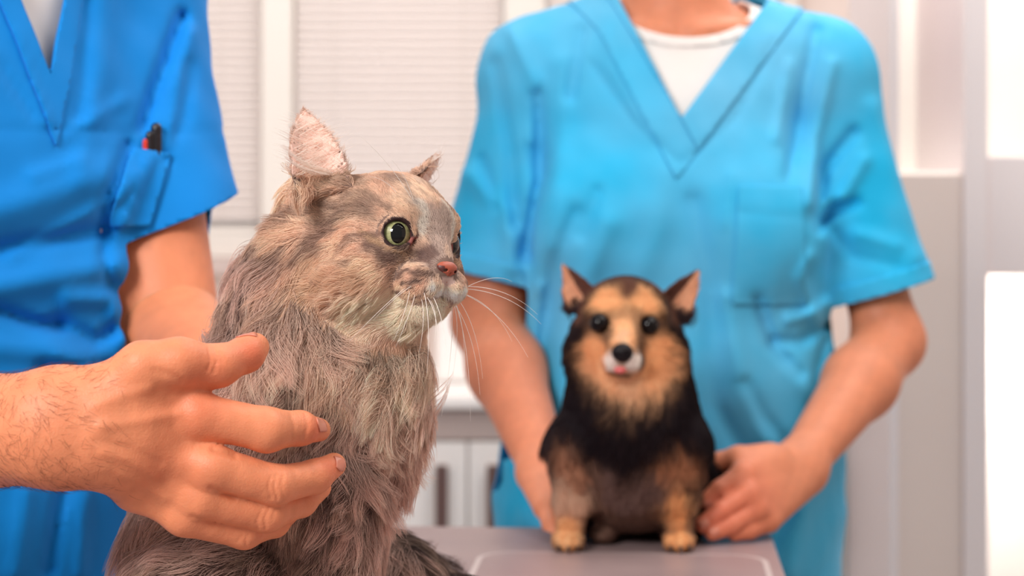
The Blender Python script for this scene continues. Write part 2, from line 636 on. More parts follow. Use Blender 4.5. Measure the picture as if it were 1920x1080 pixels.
def slab(name, u0, u1, v0, v1, r, z0, z1, m, parent, bev=0.003):
    a, b = rrect(u0, u1, v0, v1, r, z0), rrect(u0, u1, v0, v1, r, z1)
    n = len(a)
    bm = bmesh.new()
    va = [bm.verts.new(q) for q in a]; vb = [bm.verts.new(q) for q in b]
    bm.faces.new(va); bm.faces.new(vb[::-1])
    for i in range(n):
        bm.faces.new((va[i], vb[i], vb[(i + 1) % n], va[(i + 1) % n]))
    bmesh.ops.recalc_face_normals(bm, faces=bm.faces)
    me = bpy.data.meshes.new(name); bm.to_mesh(me); bm.free()
    o = bpy.data.objects.new(name, me); COL.objects.link(o); me.materials.append(m)
    world_child(o, parent)
    if bev:
        md = o.modifiers.new('bevel', 'BEVEL'); md.width = bev; md.segments = 2; md.limit_method = 'ANGLE'
    return o


tc = tb(.3, .55, 0)
tbl = empty('examination_table', tc, 'grey veterinary examination table under the cat and the dog', 'table')
M_TOP = mat('table_top', lin((172, 148, 146)), 0.35, 0.4, var=(9, lin((162, 138, 138)), 0.35, 0.65))
M_RIM = mat('table_rim', lin((212, 196, 192)), 0.35, 0.4)
M_STEEL = mat('table_steel', lin((170, 168, 170)), 0.3, 0.5, metal=0.9)
slab('table_top', 0, .52, 0, 1.12, .035, TZ - .03, TZ, M_TOP, tbl)
pn = slab('raised_panel', .012, .285, .145, .98, .035, TZ, TZ + .0012, M_RIM, tbl, .0008)
slab('panel_field', .018, .279, .151, .974, .03, TZ + .0012, TZ + .0016, M_TOP, pn, 0)
for u in (.08, .44):
    for v in (.10, 1.0):
        slab('leg', u - .02, u + .02, v - .02, v + .02, .008, 0, TZ - .03, M_STEEL, tbl, 0)
slab('brace', .08, .44, .53, .57, .008, .25, .28, M_STEEL, tbl, 0)
for v in (.09, .99):
    slab('brace', .10, .42, v, v + .02, .005, .25, .28, M_STEEL, tbl, 0)
# ================================================================== PEOPLE
def proj(p):
    return np.stack([960 + FPX * p[..., 0] / p[..., 1], HZ - FPX * (p[..., 2] - CAMZ) / p[..., 1]], -1)


def pl2(q, pts):
    d = np.full(q.shape[:-1], 1e4)
    for i in range(len(pts) - 1):
        a = np.array(pts[i], float); b = np.array(pts[i + 1], float); ab = b - a
        t = np.clip(((q - a) @ ab) / (ab @ ab), 0, 1)
        d = np.minimum(d, np.linalg.norm(q - a - t[..., None] * ab, axis=-1))
    return d


def folds(p, L):
    q = proj(p)
    s = np.zeros(q.shape[:-1])
    for pts, wpx, amp in L:
        a = np.array(pts, float); lo = a.min(0) - 2.4 * wpx; hi = a.max(0) + 2.4 * wpx
        m = (q[..., 0] > lo[0]) & (q[..., 0] < hi[0]) & (q[..., 1] > lo[1]) & (q[..., 1] < hi[1])
        if m.any():
            s[m] += amp * 0.001 * np.exp(-(pl2(q[m], pts) / wpx) ** 2)
    return s


def dens_(z):
    return z


M_SKIN_W = mat('skin_warm', lin((226, 160, 130)), 0.5, 0.35, attr='col', bump=[('n', 260, 0.25, 0.0012), ('v', 900, 0.2, 0.0006)], sss=0.25, sscale=0.005)


def skincol(V, base, red, spots, brown=None):
    """spots: list of (centre, radius, weight) that are redder; light tonal variation of real skin"""
    C = np.tile(lin(base), (len(V), 1))
    n = noise(V, 60, 2); n2 = noise(V, 190, 6)
    C = C * (1 + 0.035 * n + 0.03 * n2)[:, None]
    for c, r, k in spots:
        w_ = k * np.exp(-(np.linalg.norm(V - c, axis=1) / r) ** 2)
        C = C + (lin(red) - C) * w_[:, None]
    return C


# ---- a head with a face; forward axis fw, up z
def headf(p, c, fw, s=1.0):
    fw = nrm(np.array(fw, float)); lf = np.cross([0, 0, 1.0], fw)
    q = (p - c) @ np.stack([fw, lf, [0, 0, 1.0]]).T / s
    qa = q.copy(); qa[..., 1] = np.abs(q[..., 1])
    d = ell(q, (-0.012, 0, 0.030), (0.092, 0.074, 0.088))
    d = smin(d, ell(q, (0.030, 0, -0.045), (0.058, 0.054, 0.066)), 0.03)
    d = smin(d, ell(q, (0.060, 0, -0.088), (0.022, 0.024, 0.018)), 0.02)
    d = smin(d, cap(q, (0.078, 0, 0.008), (0.100, 0, -0.028), 0.006, 0.010), 0.012)
    d = smin(d, cap(qa, (0.094, 0.004, -0.031), (0.088, 0.012, -0.033), 0.007, 0.006), 0.006)
    d = smin(d, cap(qa, (0.074, 0.008, 0.022), (0.062, 0.042, 0.022), 0.010, 0.008), 0.012)
    d = smax(d, -ell(qa, (0.086, 0.030, 0.004), (0.014, 0.017, 0.011)), 0.008)
    d = smin(d, ell(qa, (0.066, 0.030, 0.003), (0.013, 0.013, 0.012)), 0.002)
    d = smin(d, cap(qa, (0.086, 0, -0.053), (0.078, 0.020, -0.055), 0.006, 0.003), 0.004)
    d = smin(d, cap(qa, (0.085, 0, -0.063), (0.077, 0.018, -0.060), 0.007, 0.003), 0.004)
    e = ell(qa, (-0.008, 0.078, -0.004), (0.018, 0.008, 0.031))
    e = smax(e, -ell(qa, (-0.002, 0.086, 0.002), (0.009, 0.006, 0.018)), 0.004)
    return smin(d, e, 0.005) * s


def hairf(p, c, fw, s=1.0, long=False):
    fw = nrm(np.array(fw, float)); lf = np.cross([0, 0, 1.0], fw)
    q = (p - c) @ np.stack([fw, lf, [0, 0, 1.0]]).T / s
    d = ell(q, (-0.016, 0, 0.036), (0.098, 0.082, 0.094))
    d = smax(d, -(ell(q, (0.085, 0, -0.055), (0.075, 0.085, 0.115))), 0.01)
    d = smax(d, -(q[..., 2] + (0.06 if long else 0.035)), 0.01)
    if long:
        d = smin(d, ell(q, (-0.115, 0, 0.02), (0.032, 0.035, 0.035)), 0.01)
    return (d + 0.0025 * np.sin(q[..., 1] * 400 + 3 * np.sin(q[..., 0] * 60)) * 0.4) * s


M_EYEW = mat('eye_white', lin((240, 236, 232)), 0.2, 0.5)
M_EYEB = mat('eye_brown', lin((60, 36, 24)), 0.15, 0.5)


def face_parts(parent, c, fw, s, haircol, long):
    fw = nrm(np.array(fw, float)); lf = np.cross([0, 0, 1.0], fw)
    m = mat('head_hair', lin(haircol), 0.6, 0.3, bump=[('n', 300, 0.6, 0.002)])
    V, F = surf(lambda p: hairf(p, c, fw, s, long), c - 0.17, c + 0.16, 0.004)
    part('hair', V, F, m, parent)
    for k in (-1, 1):
        e = c + (fw * 0.0665 + lf * 0.030 * k + np.array([0, 0, 0.003])) * s
        V, F, U = ballmesh(e, 0.0125 * s, fw, np.array([0, 0, 1.0]), 16, 24)
        o = part('eye', V, np.array(F), M_EYEW, parent)
        V, F, U = ballmesh(e + fw * 0.0006, 0.0125 * s, fw, np.array([0, 0, 1.0]), 16, 24)
        keep = [f for f in F if U[f[0], 2] < 0.5 and U[f[2], 2] < 0.5]
        part('iris', V, np.array(keep), M_EYEB, o)
        a = c + (fw * 0.079 + lf * 0.012 * k + np.array([0, 0, 0.029])) * s
        b = c + (fw * 0.066 + lf * 0.044 * k + np.array([0, 0, 0.027])) * s
        V, F = surf(lambda p: cap(p, a, b, 0.004, 0.0025), np.minimum(a, b) - 0.008, np.maximum(a, b) + 0.008, 0.0015)
        part('eyebrow', V, F, m, parent)


def ballmesh(c, r, ax, up, nlat=48, nlon=64, bulge=0.0):
    ax = nrm(np.asarray(ax)); X = nrm(np.cross(up, ax)); Z = np.cross(ax, X)
    V = []; uvr = []
    for i in range(nlat + 1):
        th = math.pi * (i / nlat) ** 1.25
        for j in range(nlon):
            ph = 2 * math.pi * j / nlon
            rr = r * (1 + bulge * math.exp(-(th / 0.5) ** 4))
            V.append(c + rr * (math.cos(th) * ax + math.sin(th) * (math.cos(ph) * X + math.sin(ph) * Z)))
            uvr.append((math.sin(th) * math.cos(ph) * r, math.sin(th) * math.sin(ph) * r, th, ph))
    F = [(i * nlon + j, (i + 1) * nlon + j, (i + 1) * nlon + (j + 1) % nlon, i * nlon + (j + 1) % nlon)
         for i in range(nlat) for j in range(nlon)]
    return np.array(V), F, np.array(uvr)


def garment(name, V, T, keep, material, parent, th=0.0016, off=0.0, N=None):
    if off:
        N = vnormals(V, T) if N is None else N
        V = V + N * off
    V, T = clip(V, T, keep)
    o = part(name, V, T, material, parent)
    m = o.modifiers.new('cloth_thickness', 'SOLIDIFY'); m.thickness = th; m.offset = -1
    return o


def cloth(name, c, c2, rough=0.75):
    return mat(name, lin(c), rough, 0.25, bump=[('n', 900, 0.35, 0.0005), ('n', 14, 0.25, 0.006)], sheen=0.05, var=(4, lin(c2), 0.35, 0.95))


def ecapx(p, a, b, ra, rb, M, sc):
    """tapered capsule in scaled space: rows of M are axes, sc their half-axis ratios"""
    f = lambda x: (np.asarray(x) @ M.T) / np.asarray(sc)
    return cap(f(p), f(a), f(b), ra, rb) * min(sc)


# ------------------------------------------------------------------ the man at the left
mC = np.array([-0.476, 1.640, 0.0])
mf, ml = np.array([0.72, -0.69, 0]), np.array([0.69, 0.72, 0])
MM = np.stack([mf, ml, [0, 0, 1.0]])


def mp(f, l, z):
    return mC + mf * f + ml * l + np.array([0, 0, z])


m_shL, m_shR = mp(0.0, 0.175, 1.40), mp(0.0, -0.175, 1.40)
m_elL = P(318, 610, 1.66)
m_wrL = P(480, 760, 1.50)
m_elR = P(-390, 830, 1.27)
m_wrR = P(132, 800, 1.135)


def mtorso(p, g=0.0):
    q = (p - mC) @ MM.T
    d = ecapx(p, mp(0, 0, 1.20), mp(0, 0, 1.34), 0.135, 0.125, MM, (0.78, 1.46, 1.0))
    d = smin(d, ecapx(p, mp(0.01, 0, 0.98), mp(0, 0, 1.2), 0.128, 0.13, MM, (0.85, 1.46, 1)), 0.05)
    d = smin(d, ecapx(p, mp(0, 0, 0.86), mp(0.01, 0, 0.98), 0.135, 0.128, MM, (0.85, 1.40, 1)), 0.05)
    d = smin(d, chain(p, [mp(0, 0.03, 1.43), m_shL], [0.055, 0.052], 0.02), 0.05)
    d = smin(d, chain(p, [mp(0, -0.03, 1.43), m_shR], [0.055, 0.052], 0.02), 0.05)
    return d - g


def mbody_f(p):
    d = mtorso(p)
    d = smin(d, cap(p, mp(0, 0, 1.40), mp(0.015, 0, 1.53), 0.060, 0.055), 0.03)
    d = smin(d, headf(p, mp(0.03, 0, 1.635), mf + np.array([0.1, 0.1, 0])), 0.02)
    for s in (-1, 1):
        d = smin(d, chain(p, [mp(0, 0.09 * s, 0.86), mp(0.01, 0.10 * s, 0.47), mp(-0.01, 0.11 * s, 0.09)], [0.088, 0.058, 0.042], 0.02), 0.03)
    d = smin(d, chain(p, [m_shL, m_elL], [0.052, 0.042], 0.02), 0.03)
    d = smin(d, chain(p, [m_shR, m_elR], [0.052, 0.044], 0.02), 0.03)
    return d


def lowhand(p, w, tip, up, s=1.0, spread=0.02, side=None, curl=0.5):
    """a simple relaxed hand: palm and five separate fingers"""
    w = np.asarray(w); d0 = nrm(tip - w); up = nrm(up - (up @ d0) * d0); sd = np.cross(d0, up) if side is None else side
    k = lambda a, b, c: w + (d0 * a + sd * b + up * c) * s
    palm = None
    for i, b in enumerate((-0.030, -0.010, 0.010, 0.028)):
        e = cap(p, k(0.005, b * 0.5, 0), k(0.088 - 0.004 * abs(i - 1.2), b, 0), 0.020 * s, 0.0125 * s)
        palm = e if palm is None else smin(palm, e, 0.012)
    out = palm
    for b, L in ((-0.030, 0.070), (-0.010, 0.082), (0.010, 0.076), (0.028, 0.058)):
        a0 = k(0.084, b, 0); a1 = k(0.084 + L * 0.5, b * 1.15, -0.012 * curl); a2 = k(0.084 + L * 0.80, b * 1.2, -0.030 * curl); a3 = k(0.084 + L, b * 1.2, -0.050 * curl)
        fg = chain(p, [a0, a1, a2, a3], [0.0105 * s, 0.0095 * s, 0.0085 * s, 0.0075 * s], 0.003)
        out = np.minimum(out, smin(palm, fg, 0.006))
    th = chain(p, [k(0.02, -0.022, -0.004), k(0.055, -0.048, -0.012), k(0.088, -0.058, -0.020), k(0.112, -0.058, -0.026)],
               [0.017 * s, 0.0125 * s, 0.011 * s, 0.009 * s], 0.004)
    return np.minimum(out, smin(palm, th, 0.012))


# --- right hand holding the cat: landmarks from the photograph at their depth
def J(px, py, Y, r=None):
    return P(px, py, Y)


hand_wr = P(150, 802, 1.130)
HF = {
    'index': ([(290, 790, 1.138, 40), (372, 778, 1.137, 41), (500, 806, 1.146, 41), (563, 803, 1.163, 31), (598, 806, 1.180, 22)]),
    'middle': ([(290, 845, 1.136, 40), (400, 877, 1.137, 42), (515, 910, 1.150, 37), (590, 894, 1.172, 31), (626, 872, 1.186, 23)]),
    'ring': ([(270, 890, 1.142, 36), (378, 934, 1.143, 38), (500, 960, 1.158, 37), (565, 940, 1.182, 28), (600, 915, 1.197, 21)]),
    'little': ([(250, 920, 1.150, 34), (345, 968, 1.150, 36), (458, 995, 1.164, 33), (515, 980, 1.184, 26), (550, 955, 1.20, 19)]),
}
TH = [(200, 745, 1.130, 52), (268, 690, 1.126, 46), (335, 678, 1.128, 41), (410, 686, 1.140, 38), (462, 664, 1.155, 32), (478, 651, 1.162, 27)]


def handfield(p):
    p = np.asarray(p)
    sh = p.shape[:-1]
    out = np.full(sh, 1.0)
    lo = np.array([-0.62, 1.03, 0.93]); hi = np.array([-0.09, 1.36, 1.16])
    near = ((p > lo) & (p < hi)).all(-1)
    far = np.linalg.norm(np.maximum(np.maximum(lo - p, p - hi), 0), axis=-1)
    out[~near] = far[~near] + 0.003
    if near.any():
        out[near] = _hand(p[near])
    return out


def _hand(p):
    # forearm, a little flattened (wrist wider than deep)
    A = np.array([0, 1.0, 0])
    palm = ecap(p, m_elR, hand_wr + np.array([-0.02, 0, 0]), 0.046, 0.0305, A, 0.86)
    palm = smin(palm, ecap(p, hand_wr, P(215, 806, 1.132), 0.0315, 0.033, A, 0.72), 0.02)
    for k, v in HF.items():
        a, b = v[0], v[1]
        m = cap(p, P(190, 800 + (a[1] - 840) * 0.35, 1.132), P(a[0], a[1], a[2] + .004), 0.020, R(a[3], a[2]) * .92)
        m = smin(m, cap(p, P(a[0], a[1], a[2] + .004), P(b[0], b[1], b[2]), R(a[3], a[2]) * .92, R(b[3], b[2]) * .90), 0.01)
        palm = smin(palm, m, 0.012)
    tpts = [P(*t[:3]) for t in TH]; tr = [R(t[3], t[2]) for t in TH]
    palm = smin(palm, chain(p, tpts[:3], tr[:3], 0.008), 0.012)
    palm = smin(palm, cap(p, P(300, 735, 1.137), P(352, 738, 1.140), .012, .009), 0.01)
    out = palm
    for k, v in HF.items():
        pts = [P(*t[:3]) for t in v[1:]]; rr = [R(t[3], t[2]) for t in v[1:]]
        f = chain(p, pts, rr, 0.004)
        
        out = np.minimum(out, smin(palm, f, 0.006))
    t = chain(p, tpts[2:], tr[2:], 0.005)
    out = np.minimum(out, smin(palm, t, 0.008))
    # knuckle creases, tendons, veins
    q = proj(p)
    fr = np.clip((1.20 - p[:, 1]) / 0.02, 0, 1)
    out = out - folds(p, [(a, b * 1.25, c * 1.3) for a, b, c in HLINES]) * fr
    # skin plane for the nails
    return out


HLINES = [
    ([(508, 893), (503, 912), (508, 934)], 2.2, -0.55), ([(518, 890), (514, 912), (520, 936)], 2.2, -0.6), ([(530, 892), (527, 912), (533, 932)], 2.2, -0.45),
    ([(492, 955), (482, 975), (484, 992)], 2.2, -0.5), ([(505, 952), (496, 972), (498, 990)], 2.2, -0.55), ([(517, 955), (510, 972)], 2.0, -0.4),
    ([(455, 1002), (447, 1014)], 2.2, -0.4), ([(466, 1000), (460, 1012), (462, 1024)], 2.2, -0.5),
    ([(546, 778), (552, 800), (546, 826)], 3.0, -0.35), ([(572, 776), (577, 796), (570, 822)], 2.6, -0.5),
    ([(392, 656), (396, 676), (388, 694)], 2.4, -0.55), ([(402, 654), (407, 676), (400, 698)], 2.4, -0.6), ([(412, 660), (417, 678)], 2.2, -0.45),
    ([(290, 696), (320, 702), (340, 714)], 6, -0.6),
    
    ([(190, 850), (240, 862), (290, 893)], 7, 0.6), ([(180, 826), (240, 838), (300, 868)], 6, -0.4),
    ([(200, 880), (260, 905), (310, 935)], 7, 0.5), ([(190, 800), (250, 790), (330, 776)], 10, 0.9),
    ([(180, 760), (230, 742), (280, 728)], 9, 0.6), ([(400, 845), (440, 856)], 5, -1.0), ([(395, 915), (440, 935)], 4, -0.8),
    ([(360, 968), (400, 980)], 4, -0.6),
]

V1, F1 = surf(mbody_f, (-0.80, 1.35, 0.02), (-0.15, 1.95, 1.82), 0.006)
farm_cut = lambda p: np.maximum(cap(p, m_elR, m_elR, 0.03, 0.03) * -1, -9)
V2, F2 = surf(handfield, (-0.60, 1.04, 0.93), (-0.10, 1.34, 1.15), 0.0011)
lh = lambda p: smin(chain(p, [m_elL, m_wrL], [0.043, 0.030], 0.01), lowhand(p, m_wrL, P(560, 840, 1.42), np.array([0.3, 0.9, 0.2]), 1.0), 0.02)
V3, F3 = surf(lh, (-0.36, 1.33, 0.92), (-0.09, 1.74, 1.17), 0.003)
T1, T2, T3 = tris(F1), tris(F2), tris(F3)
Vm = np.concatenate([V1, V2, V3]); Tm = np.concatenate([T1, T2 + len(V1), T3 + len(V1) + len(V2)])
man = empty('person', (float(mC[0]), float(mC[1]), 0), 'person in deep blue scrubs at the left edge, one hand around the cat', 'person')
spots = [(P(375, 765, 1.12), .018, .3), (P(505, 800, 1.11), .014, .5), (P(520, 915, 1.12), .012, .5), (P(497, 972, 1.12), .012, .5), (P(460, 1010, 1.13), .012, .45),
         (P(600, 808, 1.16), .010, .55), (P(635, 865, 1.17), .011, .6), (P(485, 655, 1.14), .013, .7), (P(400, 700, 1.12), .015, .3), (P(330, 900, 1.11), .018, .35)]
o = part('body', Vm, Tm, M_SKIN_W, man)
setcol(o.data, skincol(Vm, (228, 142, 102), (214, 92, 64), spots))
# finger nails as thin curved plates
M_NAIL = mat('nail', lin((218, 136, 112)), 0.25, 0.5, sss=0.2, sscale=0.002)


def nail(c, axis, nor, wd, ln, parent, field, m=None):
    axis = nrm(axis); nor = nrm(nor - (nor @ axis) * axis); sd = np.cross(axis, nor)
    V = []; n, k = 8, 8
    for i in range(n + 1):
        for j in range(k + 1):
            a = (i / n - 0.5) * 2; b = (j / k - 0.5) * 2
            e = 1 - 0.25 * max(0, b) ** 3
            V.append(c + axis * ln * 0.5 * a * (1 - 0.22 * b * b) + sd * wd * 0.5 * b + nor * 0.006)
    V = np.array(V)
    for _ in range(14):
        V = V - nor * (field(V) - 0.00035)[:, None] * 0.8
    F = [(i * (k + 1) + j, i * (k + 1) + j + 1, (i + 1) * (k + 1) + j + 1, (i + 1) * (k + 1) + j) for i in range(n) for j in range(k)]
    o = part('nail', V, F, m or M_NAIL, parent)
    md = o.modifiers.new('s', 'SOLIDIFY'); md.thickness = 0.0005; md.offset = 0
    return o


nail(P(599, 799, 1.172), np.array([0.85, 0.5, 0.25]), np.array([0.45, -0.75, 0.35]), 0.0085, 0.009, man, handfield)
nail(P(638, 870, 1.180), np.array([0.30, 0.35, 0.9]), np.array([0.75, -0.65, -0.1]), 0.008, 0.008, man, handfield)
nail(P(466, 640, 1.158), np.array([0.9, 0.3, 0.42]), np.array([-0.35, -0.10, 0.95]), 0.010, 0.012, man, handfield)
# fine dark hairs on the forearm and wrist
rs = np.random.RandomState(8)
msk = (V2[:, 0] < P(250, 0, 1.13)[0])
Tt = T2[msk[T2].all(1)]


def armdens(c):
    q = proj(c)
    return np.clip((240 - q[:, 0]) / 120, 0.05, 1) * np.where(c[:, 1] < 1.16, 1, 0.2)


fur('arm_hair', V2, Tt, 2600, armdens, lambda p, N: np.tile([0.75, 0, -0.55], (len(p), 1)) + 0.35 * rs.randn(len(p), 3),
    lambda p: np.full(len(p), 0.009), lambda p, t, a, b: np.tile(lin((92, 56, 44)), (len(p), len(t), 1)) + 0 * t[None, :, None],
    hairmat('arm_hair', 0.6, 0.2, 0.1), man, lambda p: grad(handfield, p), lift=0.35, grav=0.1, K=5, rad=0.00005, clumps=(0.9, 0.0), mess=0.4, seed=3)

# --- the man's scrub top
sl_end = P(325, 405, 1.70)
sl_dir = nrm(sl_end - m_shL)
sr_dir = nrm(m_elR - m_shR); sr_end = m_shR + sr_dir * 0.22
MFOLD = [
    ([(200, -60), (195, 120), (150, 330)], 22, 3.0), ([(160, 0), (150, 220)], 12, -3.0),
    ([(-10, 470), (60, 455), (150, 440), (200, 430)], 16, -9.0), ([(-10, 400), (80, 370), (200, 330)], 40, 9.0),
    ([(-10, 540), (100, 520), (220, 500)], 30, 10.0), ([(-10, 580), (60, 605), (110, 612)], 12, -11.0),
    ([(0, 650), (90, 660), (160, 690)], 26, 7.0), ([(110, 600), (180, 640), (240, 600)], 14, -7.0),
    ([(130, 560), (210, 560), (235, 640)], 18, 8.0), ([(80, 690), (200, 690)], 14, -8.0),
    ([(20, 480), (200, 380), (250, 330)], 10, 4), ([(60, 330), (150, 300)], 12, 3.0),
    ([(240, 270), (190, 400), (200, 520), (230, 560)], 10, -6.0), ([(275, 300), (225, 420)], 9, 5.0),
    ([(340, 30), (300, 140), (266, 238)], 12, -8.5), ([(360, 60), (330, 170), (315, 280)], 14, 4.0),
    ([(355, 120), (345, 220), (310, 300)], 12, -3.5), ([(120, 900), (90, 1075)], 14, -8.0), ([(50, 920), (30, 1075)], 20, 6.0), ([(160, 930), (150, 1075)], 14, 5.0),
    ([(30, 60), (60, 150), (88, 232)], 8, 1.5), ([(0, 120), (60, 215)], 9, -2.5), ([(130, 250), (230, 190)], 12, 3),
]


def mtop_f(p):
    d = mtorso(p, 0.022)
    q = (p - mC) @ MM.T
    d = smin(d, chain(p, [m_shL + np.array([0, 0, -0.005]), sl_end, sl_end + sl_dir * 0.06], [0.066, 0.054, 0.056], 0.02), 0.03)
    d = smin(d, chain(p, [m_shR, sr_end, sr_end + sr_dir * 0.05], [0.072, 0.080, 0.082], 0.02), 0.03)
    front = np.clip((q[..., 0] + 0.05) / 0.05, 0, 1)
    d = d - folds(p, MFOLD) * front
    d = d - 0.0022 * noise(p * np.array([1, 1, 0.45]), 11, 4) - 0.0008 * noise(p, 34, 9)
    # yoke seam
    d = d + 0.0018 * np.exp(-((q[..., 2] - 1.243 - 0.02 * q[..., 1]) / 0.0022) ** 2) * front
    return d


M_BLUE = cloth('deep_blue_cloth', (0, 138, 224), (0, 122, 208))
gV, gF = surf(mtop_f, (-0.86, 1.30, 0.70), (-0.12, 2.0, 1.55), 0.0045)
gT = tris(gF)
# smooth vertices onto the field


def mkeep(p, extra=0.0):
    q = (p - mC) @ MM.T
    px = proj(p)
    hem = 0.74 - p[:, 2]
    s1 = np.minimum((p - sl_end) @ nrm(np.array([.33, .15, -.93])), 0.080 - polydist(p, [sl_end, sl_end + sl_dir * 0.2]))
    s2 = np.minimum((p - sr_end) @ sr_dir, 0.090 - polydist(p, [sr_end, sr_end + sr_dir * 0.2]))
    # V opening: apex on the front of the chest
    za, la = 1.286, 0.026
    wdg = np.where(q[:, 0] > 0, (q[:, 2] - za) * 0.36 - np.abs(q[:, 1] - la), -1) + extra
    nk = 0.078 - np.linalg.norm((q - np.array([0.0, 0.01, 0]))[:, :2] / np.array([1, 1.0]), axis=1)
    nk = np.minimum(nk + extra, q[:, 2] - 1.40)
    return np.maximum.reduce([hem, s1, s2, wdg, nk])


top = garment('scrub_top', gV, gT, mkeep, M_BLUE, man, 0.0018)
gN = vnormals(gV, gT)


def mband(p):
    q = (p - mC) @ MM.T
    za = 1.286
    wd = np.where(q[:, 0] > 0, (q[:, 2] - za) * 0.36 - np.abs(q[:, 1] - 0.026), -1)
    nk = 0.078 - np.linalg.norm((q - np.array([0.0, 0.01, 0]))[:, :2], axis=1)
    k = np.maximum(wd, np.minimum(nk, q[:, 2] - 1.40))
    outer = -(k + 0.020)
    return np.maximum(outer, k - 0.0005)


garment('neck_band', gV, gT, mband, M_BLUE, top, 0.002, 0.0022, gN)


def mpocket(p):
    q = (p - mC) @ MM.T
    px = proj(p)
    sl = (px[:, 1] - 275) * 0.30
    return np.maximum.reduce([248 - sl - px[:, 0], px[:, 0] - 326 + sl, 276 - px[:, 1] + (px[:, 0] - 248) * 0.15, px[:, 1] - 425]) / 2500 + np.where(q[:, 0] < 0.0, 1, 0)


garment('pocket', gV, gT, mpocket, M_BLUE, top, 0.0016, 0.0045, gN)
bvm = BVHTree.FromPolygons([tuple(v) for v in gV], [tuple(int(i) for i in f) for f in gT])


def uv(p):
    return P(p[0], p[1], 1.55)


uV, uF = surf(lambda p: smin(mtorso(p, 0.008), cap(p, mp(0, 0, 1.40), mp(0.01, 0, 1.44), 0.064, 0.062), 0.03), (-0.80, 1.35, 1.0), (-0.15, 1.95, 1.52), 0.006)
ukeep = lambda p: np.maximum.reduce([1.05 - p[:, 2], np.minimum(0.15 - np.linalg.norm(((p - mC) @ MM.T)[:, :2], axis=1), p[:, 2] - 1.44 + 0 * p[:, 0]),
                                     np.abs(((p - mC) @ MM.T)[:, 1]) - 0.155])
M_TEE = cloth('white_tee', (244, 236, 230), (238, 228, 222))
garment('undershirt', uV, tris(uF), ukeep, M_TEE, man, 0.0015)
# trousers and shoes
def legs_f(C0, MMx, s1, p, g):
    f = lambda a, b, z: C0 + MMx[0] * a + MMx[1] * b + np.array([0, 0, z])
    d = ecapx(p, f(0, 0, 0.84), f(0, 0, 0.97), s1, s1 * 0.95, MMx, (0.85, 1.18, 1))
    for s in (-1, 1):
        d = smin(d, chain(p, [f(0, 0.09 * s, 0.84), f(0.01, 0.10 * s, 0.47), f(-0.01, 0.11 * s, 0.06)], [0.10, 0.080, 0.078], 0.02), 0.03)
    return d - g - 0.003 * noise(p * np.array([1, 1, 0.5]), 14, 3)


def shoes(C0, MMx, parent, colr):
    m = mat('shoe', lin(colr), 0.45, 0.4); ms = mat('shoe_sole', lin((232, 232, 232)), 0.6, 0.2)
    for s in (-1, 1):
        c = C0 + MMx[1] * 0.11 * s
        fl = lambda a, z: c + MMx[0] * a + np.array([0, 0, z])
        fsh = lambda p: smax(smin(ecapx(p, fl(-0.03, 0.045), fl(0.15, 0.035), 0.043, 0.036, MMx, (1, 1, 0.9)), cap(p, fl(-0.015, 0.05), fl(-0.01, 0.085), 0.043, 0.040), 0.02), 0.022 - p[:, 2], 0.004)
        V, F = surf(fsh, c + np.array([-0.25, -0.25, 0.0]), c + np.array([0.25, 0.25, 0.15]), 0.006)
        sh_ = part('shoe', V, F, m, parent)
        fso = lambda p: smax(smax(ecapx(p, fl(-0.03, 0.03), fl(0.15, 0.03), 0.047, 0.040, MMx, (1, 1, 1)), p[:, 2] - 0.0225, 0.003), 0.001 - p[:, 2], 0.002)
        V, F = surf(fso, c + np.array([-0.25, -0.25, -0.02]), c + np.array([0.25, 0.25, 0.05]), 0.006)
        part('sole', V, F, ms, sh_)


V, F = surf(lambda p: legs_f(mC, MM, 0.135, p, 0.004), (-0.75, 1.35, 0.03), (-0.2, 1.95, 1.1), 0.012)
garment('trousers', V, tris(F), lambda p: np.maximum(0.05 - p[:, 2], p[:, 2] - 0.99), M_BLUE, man, 0.002)
shoes(mC, MM, man, (236, 236, 238))
face_parts(man, mp(0.03, 0, 1.635), mf + np.array([0.1, 0.1, 0]), 1.0, (74, 52, 40), False)
# pen clipped in the chest pocket
_pc = None
pd = empty('pen', tuple(P(284, 262, 1.60)), 'black pen with a red clip standing in the chest pocket of the left scrubs', 'pen')
ph = bvm.ray_cast(Vector((0, 0, CAMZ)), (Vector(P(284, 262, 1.0)) - Vector((0, 0, CAMZ))).normalized())
c0 = (np.array(ph[0]) if ph[0] is not None else P(284, 262, 1.62))
nn = np.array(ph[1]) if ph[0] is not None else -mf
pd.location = c0
mk = mat('pen_black', lin((28, 22, 26)), 0.3, 0.5); mr = mat('pen_red', lin((226, 60, 40)), 0.4, 0.4)
for dx, nm, mt_, r0, L0 in ((0.003, 'barrel', mk, 0.0046, 0.014), (-0.0035, 'cap', mk, 0.0036, 0.008), (-0.008, 'clip', mr, 0.0022, 0.003)):
    b = c0 + ml * dx + nn * 0.004
    V, F = surf(lambda p: cap(p, b + np.array([0, 0, -0.022]), b + np.array([0, 0, -0.006 + L0]), r0, r0), b - np.array([.01, .01, .105]), b + np.array([.01, .01, .035]), 0.0016)
    part(nm, V, F, mt_, pd)
# ------------------------------------------------------------------ the woman
YWm = 2.28
wC = np.array([P(1262, 0, YWm)[0], YWm, 0.0])
WM = np.stack([[0, -1.0, 0], [1.0, 0, 0], [0, 0, 1.0]])     # forward, her left (image right), up
wp = lambda f, l, z: wC + np.array([l, -f, z])
w_shL, w_shR = P(1532, 140, 2.28), P(1006, 135, 2.28)
w_elL, w_elR = P(1668, 640, 2.26), P(915, 600, 2.26)
w_wrL, w_wrR = P(1500, 872, 2.06), P(1020, 880, 2.07)


